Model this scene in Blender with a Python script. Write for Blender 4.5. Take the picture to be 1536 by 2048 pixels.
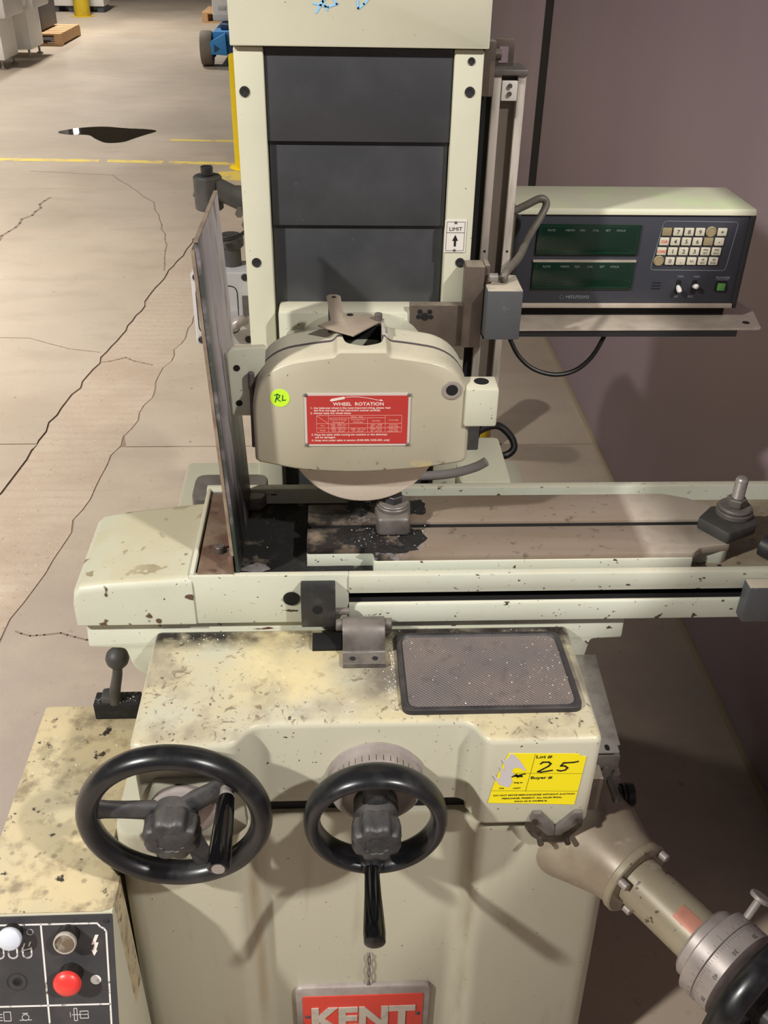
import bpy, bmesh, math, random
from mathutils import Vector, Matrix, noise
random.seed(7)
SC = bpy.context.scene
COL = SC.collection
for o in list(bpy.data.objects):
    bpy.data.objects.remove(o, do_unlink=True)

# ---------------------------------------------------------------- camera
cam = bpy.data.cameras.new('camera')
cam.sensor_fit = 'VERTICAL'; cam.sensor_height = 36.0
cam.lens = 1900.8 / 2048 * 36.0
cam.clip_start = 0.05; cam.clip_end = 200
camo = bpy.data.objects.new('camera', cam); COL.objects.link(camo)
_r = Vector((0.99884664, -0.04449119, 0.0180531))
_d = Vector((-0.0091175, -0.54490692, -0.83844697))
_f = Vector((0.04714076, 0.83731534, -0.5446841))
mw = Matrix.Identity(4)
for i in range(3):
    mw[i][0] = _r[i]; mw[i][1] = -_d[i]; mw[i][2] = -_f[i]
mw[0][3], mw[1][3], mw[2][3] = 0.0, 0.0, 1.72
camo.matrix_world = mw
SC.camera = camo

# ---------------------------------------------------------------- world, lamps, exposure
W = bpy.data.worlds.new('warehouse_ambient'); SC.world = W; W.use_nodes = True
bg = W.node_tree.nodes['Background']
bg.inputs[0].default_value = (1.0, 0.96, 0.92, 1); bg.inputs[1].default_value = 0.06

def lamp(loc, energy, size, target=(0, 0, 0), col=(1.0, 0.965, 0.91), spread=180):
    l = bpy.data.lights.new('high_bay_light', 'AREA'); l.shape = 'DISK'; l.size = size
    l.energy = energy; l.color = col; l.spread = math.radians(spread)
    o = bpy.data.objects.new('high_bay_light', l); COL.objects.link(o)
    o.location = loc
    o.rotation_euler = (Vector(target) - Vector(loc)).to_track_quat('-Z', 'Y').to_euler()
    return o
def down(x, y, z, e, s=0.5, spread=180):
    return lamp((x, y, z), e, s, (x, y, 0), spread=spread)
down(-2.9, -1.1, 4.0, 355, 0.22)
down(2.4, -1.5, 4.5, 265, 0.22)
down(-4.4, 3.6, 5.0, 370, 0.5, 100)
down(-3.9, 9.0, 5.0, 140, 0.5, 108)
down(-3.6, 15.0, 5.0, 210, 0.5, 120)
down(-9.0, 3.5, 5.0, 180, 0.5, 110)
down(-9.0, 11.0, 5.0, 200, 0.5, 110)
down(-8.9, 33.6, 5.0, 200, 0.8)
SC.view_settings.view_transform = 'Standard'
SC.view_settings.look = 'None'
SC.view_settings.gamma = 1.0
SC.view_settings.use_curve_mapping = False
SC.view_settings.exposure = 0.0

# ---------------------------------------------------------------- materials
def lin(c):
    out = []
    for v in c[:3]:
        v = v / 255.0
        out.append(v / 12.92 if v <= 0.04045 else ((v + 0.055) / 1.055) ** 2.4)
    return (out[0], out[1], out[2], 1.0)
MATS = {}
def mk(name, base, rough=0.5, metal=0.0, layers=(), bump=None, coat=0.0, emit=None):
    """layers: dict(t=noise|voro|wave|up, s=scale, lo, hi, c=colour, f=factor, st=stretch, up=bool, r=rough)"""
    m = bpy.data.materials.new(name); m.use_nodes = True
    nt = m.node_tree; N = nt.nodes; L = nt.links
    b = N['Principled BSDF']
    b.inputs['Roughness'].default_value = rough
    b.inputs['Metallic'].default_value = metal
    b.inputs['Coat Weight'].default_value = coat
    tc = N.new('ShaderNodeTexCoord'); geo = N.new('ShaderNodeNewGeometry')
    def coord(st):
        mp = N.new('ShaderNodeMapping'); mp.inputs['Scale'].default_value = st
        L.new(tc.outputs['Object'], mp.inputs['Vector']); return mp.outputs[0]
    def tex(d):
        t = d.get('t', 'noise')
        if t == 'up':
            sx = N.new('ShaderNodeSeparateXYZ'); L.new(geo.outputs['Normal'], sx.inputs[0]); return sx.outputs[2]
        v = coord(d.get('st', (1, 1, 1)))
        if t == 'noise':
            n = N.new('ShaderNodeTexNoise'); n.inputs['Scale'].default_value = d['s']
            n.inputs['Detail'].default_value = d.get('d', 5); n.inputs['Roughness'].default_value = d.get('nr', 0.6)
            n.inputs['Distortion'].default_value = d.get('dist', 0)
            L.new(v, n.inputs['Vector']); return n.outputs['Fac']
        if t == 'voro':
            n = N.new('ShaderNodeTexVoronoi'); n.inputs['Scale'].default_value = d['s']
            L.new(v, n.inputs['Vector']); return n.outputs['Distance']
        if t == 'wave':
            n = N.new('ShaderNodeTexWave'); n.inputs['Scale'].default_value = d['s']
            n.inputs['Distortion'].default_value = d.get('dist', 0)
            n.bands_direction = d.get('dir', 'X')
            L.new(v, n.inputs['Vector']); return n.outputs['Fac']
    def rng(sock, lo, hi):
        r = N.new('ShaderNodeMapRange'); r.inputs['From Min'].default_value = lo; r.inputs['From Max'].default_value = hi
        L.new(sock, r.inputs['Value']); return r.outputs[0]
    def mul(a, bb):
        q = N.new('ShaderNodeMath'); q.operation = 'MULTIPLY'
        for i, s in enumerate((a, bb)):
            if isinstance(s, (int, float)): q.inputs[i].default_value = s
            else: L.new(s, q.inputs[i])
        return q.outputs[0]
    rgb = N.new('ShaderNodeRGB'); rgb.outputs[0].default_value = base if len(base) == 4 else lin(base)
    cur = rgb.outputs[0]; rcur = None
    for d in layers:
        f = rng(tex(d), d['lo'], d['hi'])
        f = mul(f, d.get('f', 1.0))
        if d.get('up'):
            f = mul(f, rng(tex(dict(t='up')), 0.5, 0.9))
        if d.get('side'):
            f = mul(f, rng(tex(dict(t='up')), 0.6, 0.2))
        if 'by' in d:
            f = mul(f, rng(tex(d['by']), d['by']['lo'], d['by']['hi']))
        if 'box' in d:      # soft patch: (axis, from, to) ramps on object position
            for ax, a0, a1 in d['box']:
                sx = N.new('ShaderNodeSeparateXYZ'); L.new(tc.outputs['Object'], sx.inputs[0])
                f = mul(f, rng(sx.outputs['xyz'.index(ax)], a0, a1))
        mx = N.new('ShaderNodeMix'); mx.data_type = 'RGBA'
        L.new(f, mx.inputs[0]); L.new(cur, mx.inputs[6])
        c = d['c'] if len(d['c']) == 4 else lin(d['c'])
        mx.inputs[7].default_value = c
        cur = mx.outputs[2]
        if 'r' in d:
            mr = N.new('ShaderNodeMix'); mr.data_type = 'FLOAT'
            L.new(f, mr.inputs[0])
            if rcur is None: mr.inputs[2].default_value = rough
            else: L.new(rcur, mr.inputs[2])
            mr.inputs[3].default_value = d['r']; rcur = mr.outputs[0]
    L.new(cur, b.inputs['Base Color'])
    if rcur is not None: L.new(rcur, b.inputs['Roughness'])
    if bump:
        bs = bump if isinstance(bump, (list, tuple)) else [bump]
        prev = None
        for d in bs:
            bp = N.new('ShaderNodeBump'); bp.inputs['Strength'].default_value = d.get('k', 0.2)
            bp.inputs['Distance'].default_value = d.get('h', 0.002)
            L.new(tex(d), bp.inputs['Height'])
            if prev: L.new(prev, bp.inputs['Normal'])
            prev = bp.outputs[0]
        L.new(prev, b.inputs['Normal'])
    if emit:
        b.inputs['Emission Color'].default_value = lin(emit[0]); b.inputs['Emission Strength'].default_value = emit[1]
    MATS[name] = m
    return m

GRIME = (38, 33, 30)
SPECK = dict(s=70, lo=.67, hi=.70, c=(70, 52, 44), d=3)
SPECK2 = dict(s=160, lo=.70, hi=.73, c=(60, 50, 44), d=2)
CLOUD = dict(s=7, lo=.35, hi=.75, c=(186, 182, 161), f=.55)
DUST = dict(s=9, lo=.25, hi=.6, c=(212, 203, 180), f=.75, up=True)
PAINT = (197, 198, 180)
mk('paint', PAINT, .42, layers=[CLOUD, SPECK2, DUST], bump=dict(s=220, k=.05, h=.001))
mk('paint_clean', (203, 201, 180), .4, layers=[dict(CLOUD, f=.35), dict(SPECK2, lo=.74, hi=.77)], bump=dict(s=220, k=.05, h=.001))
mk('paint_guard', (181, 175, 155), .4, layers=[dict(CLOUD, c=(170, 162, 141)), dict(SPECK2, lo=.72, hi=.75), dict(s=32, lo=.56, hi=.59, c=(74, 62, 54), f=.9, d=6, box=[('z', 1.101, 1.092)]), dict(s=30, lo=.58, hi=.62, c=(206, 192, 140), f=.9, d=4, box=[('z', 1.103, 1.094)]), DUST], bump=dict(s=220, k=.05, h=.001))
mk('paint_chipped', (199, 203, 188), .42, layers=[CLOUD, dict(SPECK, st=(.6, 1, 1)), SPECK2, dict(s=22, lo=.68, hi=.71, c=(82, 40, 34), d=4, st=(.4, 1, 1.6)), DUST], bump=dict(s=160, k=.08, h=.001))
mk('paint_table_end', (196, 200, 184), .42, layers=[CLOUD, dict(s=34, lo=.63, hi=.66, c=(88, 68, 56), d=2), SPECK2, dict(DUST, c=(190, 180, 148))], bump=dict(s=160, k=.06, h=.001))
mk('paint_base', (187, 184, 164), .38, layers=[CLOUD, dict(SPECK, lo=.72, hi=.745), dict(SPECK2, lo=.735, hi=.76),
    dict(s=9, lo=.58, hi=.8, c=(150, 134, 104), f=.45, st=(3, 3, .35)),
    dict(s=12, lo=.25, hi=.6, c=(140, 114, 70), f=.7, st=(1, 1, .25), box=[('x', -.164, -.156), ('x', -.145, -.152), ('z', .15, .3), ('z', .66, .55)]),
    dict(s=14, lo=.4, hi=.6, c=(120, 106, 78), f=.6, st=(1, 1, .25), box=[('x', .138, .15), ('x', .165, .155)])], bump=dict(s=120, k=.05, h=.001))
mk('paint_apron', (188, 185, 166), .4, layers=[CLOUD, SPECK2,
    dict(s=6, lo=.35, hi=.6, c=(196, 183, 146), f=.9, up=True, d=8),
    dict(s=13, lo=.5, hi=.68, c=(148, 137, 120), f=.85, up=True, d=8),
    dict(s=55, lo=.58, hi=.66, c=(120, 104, 86), f=.8, up=True, d=5, dist=1.5),
    dict(s=110, lo=.64, hi=.69, c=(70, 56, 46), f=.9, up=True),
    dict(s=34, lo=.22, hi=.5, c=(36, 32, 31), f=.97, up=True, d=8, box=[('y', -.118, -.090)]),
    dict(s=5, lo=.42, hi=.55, c=(218, 202, 156), f=.8, up=True, d=6, box=[('x', -.19, -.14), ('x', .02, -.03), ('y', -.23, -.2)]),
    dict(s=20, lo=.35, hi=.6, c=(100, 93, 88), f=.75, up=True, d=8, box=[('x', -.05, .02), ('y', -.235, -.20)])], bump=dict(s=90, k=.1, h=.001))
mk('paint_cabinet', (178, 168, 138), .5, layers=[
    dict(s=8, lo=.35, hi=.65, c=(196, 178, 140), f=.9, d=7),
    dict(s=30, lo=.5, hi=.68, c=(120, 106, 84), f=.8, d=6),
    dict(t='voro', s=42, lo=.22, hi=.12, c=(112, 100, 82), f=.6),
    dict(s=45, lo=.63, hi=.68, c=(52, 42, 36), d=4),
    dict(s=14, lo=.45, hi=.7, c=(44, 38, 36), f=.95, d=7, box=[('x', .05, .11), ('y', -.06, -.16)])], bump=dict(s=70, k=.12, h=.001))
mk('dark_cover', (58, 59, 62), .38, layers=[dict(s=14, lo=.45, hi=.75, c=(74, 75, 79), f=.6, d=8), dict(s=95, lo=.62, hi=.7, c=(112, 112, 114), f=.5, d=4, by=dict(t='noise', s=5, lo=.55, hi=.65))], bump=dict(s=300, k=.06, h=.001))
mk('black_plastic', (26, 26, 28), .28, layers=[dict(s=25, lo=.5, hi=.8, c=(58, 58, 60), f=.6, r=.5)])
mk('black_gloss', (12, 12, 13), .12)
mk('knob_black', (46, 46, 48), .5, layers=[dict(s=40, lo=.45, hi=.75, c=(86, 84, 82), f=.7), dict(s=12, lo=.3, hi=.7, c=(120, 112, 106), f=.45, up=True)])
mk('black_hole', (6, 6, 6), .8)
mk('grime', (20, 18, 18), .75, layers=[dict(s=60, lo=.5, hi=.75, c=(48, 45, 46), f=.8), dict(s=260, lo=.70, hi=.74, c=(190, 190, 195))], bump=dict(s=120, k=.5, h=.003))
mk('trough', (150, 138, 114), .6, layers=[dict(s=16, lo=.4, hi=.65, c=(112, 98, 84), f=.8, d=7), dict(s=60, lo=.6, hi=.68, c=(70, 58, 48), f=.8),
    dict(s=30, lo=.2, hi=.45, c=(15, 13, 13), f=1.0, d=6, box=[('x', .075, .01)], r=.85)], bump=dict(s=90, k=.25, h=.002))
mk('ground_steel', (146, 132, 118), .42, .2, layers=[dict(s=5, lo=.35, hi=.7, c=(134, 114, 96), f=.7, st=(1, 4, 1)), dict(s=80, lo=.6, hi=.7, c=(86, 72, 62), f=.6),
    dict(s=18, lo=.1, hi=.5, c=(190, 178, 162), f=.95, d=6, box=[('x', .385, .40)]),
    dict(s=26, lo=.3, hi=.55, c=(30, 28, 30), f=.95, d=7, box=[('x', .082, .045)]),
    dict(s=70, lo=.55, hi=.68, c=(150, 148, 155), f=.8, d=5, box=[('x', .12, .05), ('x', -.01, .01)])], bump=dict(s=60, k=.1, h=.001))
mk('steel', (160, 154, 148), .38, .35, layers=[dict(s=30, lo=.45, hi=.7, c=(104, 96, 90), f=.7)])
mk('dirty_steel', (112, 106, 102), .45, .25, layers=[dict(s=30, lo=.4, hi=.7, c=(66, 60, 56), f=.8), dict(s=20, lo=.3, hi=.6, c=(140, 132, 122), f=.5, up=True)], bump=dict(s=90, k=.15, h=.001))
mk('cast_iron', (72, 71, 70), .55, .35, layers=[dict(s=40, lo=.4, hi=.7, c=(94, 90, 86), f=.7)], bump=dict(s=180, k=.25, h=.001))
mk('stop_black', (52, 52, 54), .45, .4, layers=[dict(s=50, lo=.5, hi=.7, c=(84, 80, 78), f=.7), dict(s=160, lo=.7, hi=.74, c=(150, 146, 142))])
mk('brown_steel', (98, 86, 77), .45, .25, layers=[dict(s=20, lo=.4, hi=.7, c=(70, 60, 53), f=.8), dict(s=14, lo=.3, hi=.6, c=(176, 164, 146), f=.7, up=True)], bump=dict(s=90, k=.1, h=.001))
mk('rail_brown', (120, 98, 82), .55, .3, layers=[dict(s=14, lo=.4, hi=.65, c=(96, 66, 56), f=.8), dict(s=20, lo=.5, hi=.7, c=(150, 134, 112), f=.8), dict(s=50, lo=.6, hi=.7, c=(52, 40, 36), f=.8)])
mk('splash_steel', (168, 158, 166), .4, .15, layers=[dict(s=9, lo=.4, hi=.7, c=(146, 136, 142), f=.8, st=(1, 3, .5)), dict(s=14, lo=.58, hi=.66, c=(66, 56, 56), f=.85, st=(1, 3, .6), d=3), dict(s=40, lo=.66, hi=.7, c=(50, 42, 40), st=(1, 2, .4)),
    dict(s=11, lo=.45, hi=.55, c=(18, 16, 16), f=.95, st=(1, 3, .5), box=[('z', 1.17, 1.03)]),
    dict(s=7, lo=.3, hi=.45, c=(20, 17, 17), f=.95, st=(1, 3, .6), box=[('z', 1.10, 1.02), ]),
    dict(s=16, lo=.3, hi=.5, c=(44, 56, 50), f=.9, box=[('y', -.03, -.07)])])
mk('splash_edge', (150, 134, 116), .6, .2, layers=[dict(s=40, lo=.4, hi=.7, c=(110, 92, 80), f=.8)])
mk('wheel_stone', (222, 210, 194), .75, layers=[dict(s=500, lo=.4, hi=.7, c=(208, 194, 176), f=.7), dict(s=5, lo=.3, hi=.7, c=(214, 200, 180), f=.5)], bump=dict(s=700, k=.2, h=.0006))
mk('pointer_steel', (168, 152, 136), .5, .3, layers=[dict(s=25, lo=.4, hi=.7, c=(190, 176, 156), f=.6)])
mk('seam', (86, 76, 80), .6)
mk('red_plate', (176, 52, 48), .4, layers=[dict(s=12, lo=.4, hi=.8, c=(150, 44, 42), f=.5)])
mk('kent_red', (198, 58, 44), .45, layers=[dict(s=20, lo=.5, hi=.8, c=(176, 52, 42), f=.6)])
mk('plate_silver', (208, 200, 194), .35, .25)
mk('print_white', (226, 210, 202), .6)
mk('print_pink', (226, 172, 160), .6)
mk('letter_silver', (196, 188, 176), .4, .35, layers=[dict(s=60, lo=.5, hi=.7, c=(160, 150, 136), f=.6)])
mk('sticker_yellow', (240, 222, 20), .45)
mk('sticker_torn', (196, 190, 192), .7)
mk('ink_black', (22, 20, 20), .6)
mk('ink_line', (128, 116, 20), .6)
mk('sticker_green', (196, 240, 50), .5)
mk('ink_green', (30, 110, 50), .6)
mk('chalk_blue', (140, 200, 240), .8)
mk('dro_case', (206, 204, 180), .5, layers=[dict(s=6, lo=.4, hi=.7, c=(222, 216, 190), f=.6, up=True), dict(s=3, lo=.5, hi=.6, c=(196, 226, 160), f=.7, up=True)])
mk('dro_front', (58, 60, 68), .45)
mk('dro_frame', (42, 42, 44), .45)
mk('dro_green', (10, 42, 30), .2, coat=.3)
mk('dro_green_edge', (20, 66, 50), .3)
mk('dro_print', (128, 134, 140), .6)
mk('key_cream', (206, 200, 180), .5)
mk('key_worn', (150, 136, 104), .55)
mk('key_ink', (60, 58, 56), .6)
mk('key_red', (214, 70, 52), .6)
mk('power_green', (86, 140, 72), .4)
mk('switch_white', (225, 222, 216), .35)
mk('shelf_metal', (190, 178, 164), .4, .15, layers=[dict(s=20, lo=.4, hi=.7, c=(150, 136, 120), f=.6)])
mk('aluminium', (196, 188, 178), .38, .25, layers=[dict(s=60, lo=.45, hi=.65, c=(140, 130, 122), f=.7, st=(1, 1, .12))])
mk('scale_slot', (112, 102, 92), .55, .2, layers=[dict(s=30, lo=.4, hi=.7, c=(88, 80, 72), f=.7, st=(1, 1, .15))])
mk('reader_grey', (78, 80, 82), .5, layers=[dict(s=120, lo=.6, hi=.75, c=(120, 118, 114), f=.6), dict(s=12, lo=.25, hi=.5, c=(196, 184, 166), f=.9, up=True)])
mk('cable_grey', (104, 98, 88), .5, layers=[dict(s=60, lo=.4, hi=.7, c=(84, 78, 70), f=.6)])
mk('cable_black', (22, 21, 20), .45)
mk('hose_grey', (128, 122, 120), .5)
mk('label_white', (222, 216, 208), .45)
mk('junction_silver', (204, 203, 206), .32, .3)
mk('rubber_mat', (104, 96, 95), .75, layers=[dict(s=12, lo=.4, hi=.7, c=(126, 112, 104), f=.7, d=6), dict(s=60, lo=.55, hi=.7, c=(80, 74, 74), f=.5)],
   bump=[dict(t='wave', s=120, st=(1, 1.1, 1), dir='DIAGONAL', k=.6, h=.0012), dict(s=300, k=.3, h=.001)])
mk('rubber_rim', (44, 42, 44), .5, layers=[dict(s=20, lo=.4, hi=.7, c=(86, 80, 78), f=.7, up=True)])
mk('panel_black', (54, 54, 57), .42, layers=[dict(s=30, lo=.45, hi=.75, c=(70, 68, 66), f=.7), dict(s=120, lo=.68, hi=.72, c=(34, 32, 32))])
mk('panel_line', (214, 210, 206), .55, layers=[dict(s=90, lo=.58, hi=.66, c=(80, 78, 78))])
mk('button_white', (206, 212, 224), .3, coat=.3)
mk('button_dirty', (190, 184, 168), .4, layers=[dict(s=40, lo=.3, hi=.55, c=(84, 66, 50), f=.9, d=4)])
mk('button_red', (222, 58, 52), .35, coat=.2, layers=[dict(s=40, lo=.5, hi=.7, c=(200, 70, 64), f=.6)])
mk('button_base', (34, 29, 26), .5)
mk('oil_bracket', (62, 54, 44), .3, .5, layers=[dict(s=40, lo=.4, hi=.7, c=(106, 98, 92), f=.8), dict(s=30, lo=.5, hi=.7, c=(36, 26, 18), f=.8)], bump=dict(s=80, k=.3, h=.002))
mk('tube_paint', (152, 143, 122), .35, .15, layers=[dict(s=9, lo=.4, hi=.65, c=(136, 124, 106), f=.8, d=6), dict(s=60, lo=.63, hi=.66, c=(84, 72, 60), d=2), dict(s=18, lo=.6, hi=.75, c=(196, 186, 164), f=.6)])
mk('housing_worn', (156, 145, 126), .4, .15, layers=[dict(s=14, lo=.4, hi=.65, c=(132, 118, 100), f=.8, d=7), dict(s=40, lo=.6, hi=.7, c=(176, 164, 142), f=.7, st=(1, 1, .5))])
mk('copper_tag', (240, 178, 156), .35, .2, layers=[dict(s=30, lo=.4, hi=.7, c=(220, 150, 130), f=.7)])
mk('dial_steel', (164, 155, 151), .4, .25, layers=[dict(s=20, lo=.4, hi=.7, c=(128, 116, 110), f=.7)])
mk('shaving', (235, 232, 228), .3, .4)
mk('concrete', (172, 158, 141), .5, layers=[
    dict(s=1.1, lo=.4, hi=.65, c=(160, 144, 126), f=.8, d=7), dict(s=.5, lo=.45, hi=.7, c=(196, 178, 156), f=.7, d=5),
    dict(s=5, lo=.5, hi=.75, c=(152, 138, 122), f=.6, d=8, st=(.5, 1.4, 1)), dict(s=45, lo=.6, hi=.75, c=(140, 122, 106), f=.6),
    dict(s=26, lo=.70, hi=.73, c=(110, 96, 84), f=.8, d=3),
    dict(s=1.7, lo=.42, hi=.6, c=(148, 134, 126), f=.7, d=5, box=[('y', 3.4, 1.6)])],
   bump=[dict(s=30, k=.15, h=.004), dict(s=220, k=.2, h=.002)])
mk('concrete_patch', (176, 160, 142), .55, layers=[
    dict(s=3, lo=.4, hi=.7, c=(158, 138, 120), f=.8, d=8), dict(t='wave', s=6, dir='Y', dist=3, lo=.5, hi=.9, c=(166, 146, 126), f=.4), dict(s=60, lo=.62, hi=.7, c=(130, 110, 96), f=.7), dict(s=120, lo=.68, hi=.71, c=(224, 212, 196))],
   bump=[dict(s=40, k=.3, h=.006), dict(s=200, k=.3, h=.002)])
mk('joint_dark', (136, 118, 104), .8, layers=[dict(s=20, lo=.4, hi=.7, c=(118, 98, 84), f=.9)])
mk('stripe_yellow', (228, 200, 96), .5, layers=[dict(s=9, lo=.5, hi=.62, c=(184, 166, 136), f=.95, d=6)])
mk('puddle', (40, 34, 24), .03, coat=.5)
mk('wall_panel', (146, 129, 138), .42, layers=[dict(s=2, lo=.4, hi=.7, c=(134, 119, 128), f=.6, st=(1, 1, .3)), dict(s=260, lo=.5, hi=.8, c=(156, 139, 146), f=.4)], bump=dict(s=400, k=.12, h=.0006))
mk('wall_lower', (62, 62, 68), .55, layers=[dict(s=260, lo=.5, hi=.8, c=(72, 71, 76), f=.4)])
mk('kick_strip', (150, 134, 112), .6)
mk('yellow_paint', (250, 216, 10), .45, layers=[dict(s=12, lo=.6, hi=.75, c=(220, 180, 30), f=.6)])
mk('yellow_worn', (206, 176, 40), .5, layers=[dict(s=8, lo=.5, hi=.7, c=(170, 140, 40), f=.7)])
mk('machine_white', (236, 233, 228), .45)
mk('machine_grey', (208, 204, 202), .45)
mk('machine_dark', (76, 80, 88), .5)
mk('blue_paint', (52, 134, 198), .4)
mk('blue_dark', (28, 60, 96), .5)
mk('tire', (118, 108, 94), .7)
mk('wood', (206, 166, 120), .7, layers=[dict(s=12, lo=.4, hi=.7, c=(178, 138, 98), f=.7, st=(1, 8, 8))])
mk('far_wall', (150, 142, 134), .8)

# ---------------------------------------------------------------- mesh helpers
def new(): return bmesh.new()
def merge(dst, src):
    me = bpy.data.meshes.new('tmp'); src.to_mesh(me); dst.from_mesh(me); bpy.data.meshes.remove(me); src.free()
    return dst
def join(*bms):
    d = bms[0]
    for b in bms[1:]: merge(d, b)
    return d
def bevel(bm, w, seg=2, ang=30):
    if w <= 0: return bm
    bm.normal_update()
    es = [e for e in bm.edges if len(e.link_faces) == 2 and e.calc_face_angle(0) > math.radians(ang)]
    bmesh.ops.bevel(bm, geom=es, offset=w, segments=seg, profile=.5, affect='EDGES', clamp_overlap=True)
    return bm
def box(x0, x1, y0, y1, z0, z1, bv=0, seg=2):
    bm = new()
    bmesh.ops.create_cube(bm, size=1, matrix=Matrix.Translation(((x0+x1)/2, (y0+y1)/2, (z0+z1)/2)) @ Matrix.Diagonal((x1-x0, y1-y0, z1-z0, 1)))
    return bevel(bm, bv, seg)
def rp(pts, r, n=4):
    """round the corners of a closed polygon; r scalar or list"""
    out = []; m = len(pts)
    for i, p in enumerate(pts):
        ri = r[i] if isinstance(r, (list, tuple)) else r
        a = Vector(pts[i-1]).to_2d(); b = Vector(p).to_2d(); c = Vector(pts[(i+1) % m]).to_2d()
        u = (a-b); v = (c-b)
        if ri <= 0 or u.length < 1e-9 or v.length < 1e-9: out.append(tuple(b)); continue
        t = min(ri, u.length*.49, v.length*.49)
        p0 = b+u.normalized()*t; p1 = b+v.normalized()*t
        for k in range(n+1):
            s = k/n; q = p0*(1-s)**2 + b*2*s*(1-s) + p1*s*s
            out.append(tuple(q))
    return out
def put(p, axis, h):
    if axis == 'z': return (p[0], p[1], h)
    if axis == 'y': return (p[0], h, p[1])
    return (h, p[0], p[1])
def prism(pts, axis, a, b, bv=0, seg=2, ang=30):
    bm = new(); n = len(pts)
    A = [bm.verts.new(put(p, axis, a)) for p in pts]; B = [bm.verts.new(put(p, axis, b)) for p in pts]
    bm.faces.new(A); bm.faces.new(B)
    for i in range(n): bm.faces.new((A[i], A[(i+1) % n], B[(i+1) % n], B[i]))
    bmesh.ops.recalc_face_normals(bm, faces=bm.faces[:])
    return bevel(bm, bv, seg, ang)
def loft(rings, cap=True):
    bm = new(); R = [[bm.verts.new(p) for p in r] for r in rings]; n = len(R[0])
    for a, b in zip(R, R[1:]):
        for i in range(n): bm.faces.new((a[i], a[(i+1) % n], b[(i+1) % n], b[i]))
    if cap: bm.faces.new(R[0]); bm.faces.new(R[-1])
    bmesh.ops.recalc_face_normals(bm, faces=bm.faces[:])
    return bm
def basis(ax):
    ax = Vector(ax).normalized()
    t = Vector((0, 0, 1)) if abs(ax.z) < .9 else Vector((1, 0, 0))
    u = t.cross(ax).normalized(); v = ax.cross(u)
    return u, v, ax
def lathe(prof, o, ax, seg=32, cap=True, fn=None):
    u, v, w = basis(ax); o = Vector(o); rings = []
    for r, h in prof:
        rr = []
        for k in range(seg):
            a = 2*math.pi*k/seg; q = r*(fn(a) if fn else 1)
            rr.append(o + w*h + (u*math.cos(a)+v*math.sin(a))*max(q, 1e-5))
        rings.append(rr)
    return loft(rings, cap)
def cyl(p0, p1, r0, r1=None, seg=24, bv=0):
    r1 = r0 if r1 is None else r1
    p0 = Vector(p0); p1 = Vector(p1); L = (p1-p0).length
    if bv > 0:
        pr = [(r0-bv, 0), (r0, bv), (r1, L-bv), (r1-bv, L)]
    else: pr = [(r0, 0), (r1, L)]
    return lathe(pr, p0, p1-p0, seg)
def ring(o, ax, r0, r1, h, seg=32, bv=0):
    """flat annulus of height h"""
    u, v, w = basis(ax); o = Vector(o); bm = new(); R = []
    for r, hh in ((r0, 0), (r1, 0), (r1, h), (r0, h)):
        R.append([bm.verts.new(o+w*hh+(u*math.cos(2*math.pi*k/seg)+v*math.sin(2*math.pi*k/seg))*r) for k in range(seg)])
    for a, b in zip(R, R[1:]+R[:1]):
        for k in range(seg): bm.faces.new((a[k], a[(k+1) % seg], b[(k+1) % seg], b[k]))
    bmesh.ops.recalc_face_normals(bm, faces=bm.faces[:])
    return bevel(bm, bv, 2, 40)
def rim(o, ax, R, ra, rb, seg=64, sec=14, off=0, power=1.0):
    """torus with an elliptical section: ra radial, rb axial"""
    u, v, w = basis(ax); o = Vector(o); bm = new(); G = []
    for k in range(seg):
        a = 2*math.pi*k/seg; d = u*math.cos(a)+v*math.sin(a)
        G.append([bm.verts.new(o + d*(R+ra*math.cos(2*math.pi*j/sec)) + w*(off+rb*math.sin(2*math.pi*j/sec))) for j in range(sec)])
    for k in range(seg):
        for j in range(sec):
            bm.faces.new((G[k][j], G[(k+1) % seg][j], G[(k+1) % seg][(j+1) % sec], G[k][(j+1) % sec]))
    bmesh.ops.recalc_face_normals(bm, faces=bm.faces[:])
    return bm
def catmull(pts, res=6):
    P = [Vector(p) for p in pts]; out = []
    for i in range(len(P)-1):
        a = P[max(i-1, 0)]; b = P[i]; c = P[i+1]; d = P[min(i+2, len(P)-1)]
        for k in range(res):
            t = k/res
            out.append(.5*((2*b)+(-a+c)*t+(2*a-5*b+4*c-d)*t*t+(-a+3*b-3*c+d)*t**3))
    out.append(P[-1]); return out
def tube(pts, r, seg=10, res=6, smooth=True):
    C = catmull(pts, res) if smooth else [Vector(p) for p in pts]
    rs = r if isinstance(r, (list, tuple)) else None
    rings = []; t0 = (C[1]-C[0]).normalized(); u, v, w = basis(t0); n = len(C)
    for i, p in enumerate(C):
        t = (C[min(i+1, n-1)]-C[max(i-1, 0)]).normalized()
        u = (u - t*u.dot(t)).normalized(); v = t.cross(u)
        rr = rs[0]+(rs[1]-rs[0])*i/(n-1) if rs else r
        rings.append([p+(u*math.cos(2*math.pi*k/seg)+v*math.sin(2*math.pi*k/seg))*rr for k in range(seg)])
    return loft(rings)
class F:
    """a flat frame: origin, u right, v up, w outwards"""
    def __init__(s, o, u=(1, 0, 0), v=(0, 0, 1), k=1.0):
        s.o = Vector(o); s.u = Vector(u).normalized(); s.v = Vector(v).normalized(); s.w = s.u.cross(s.v)
        s.k = k
    def p(s, x, y, h=0): return s.o+s.u*(x*s.k)+s.v*(y*s.k)+s.w*h
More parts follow.
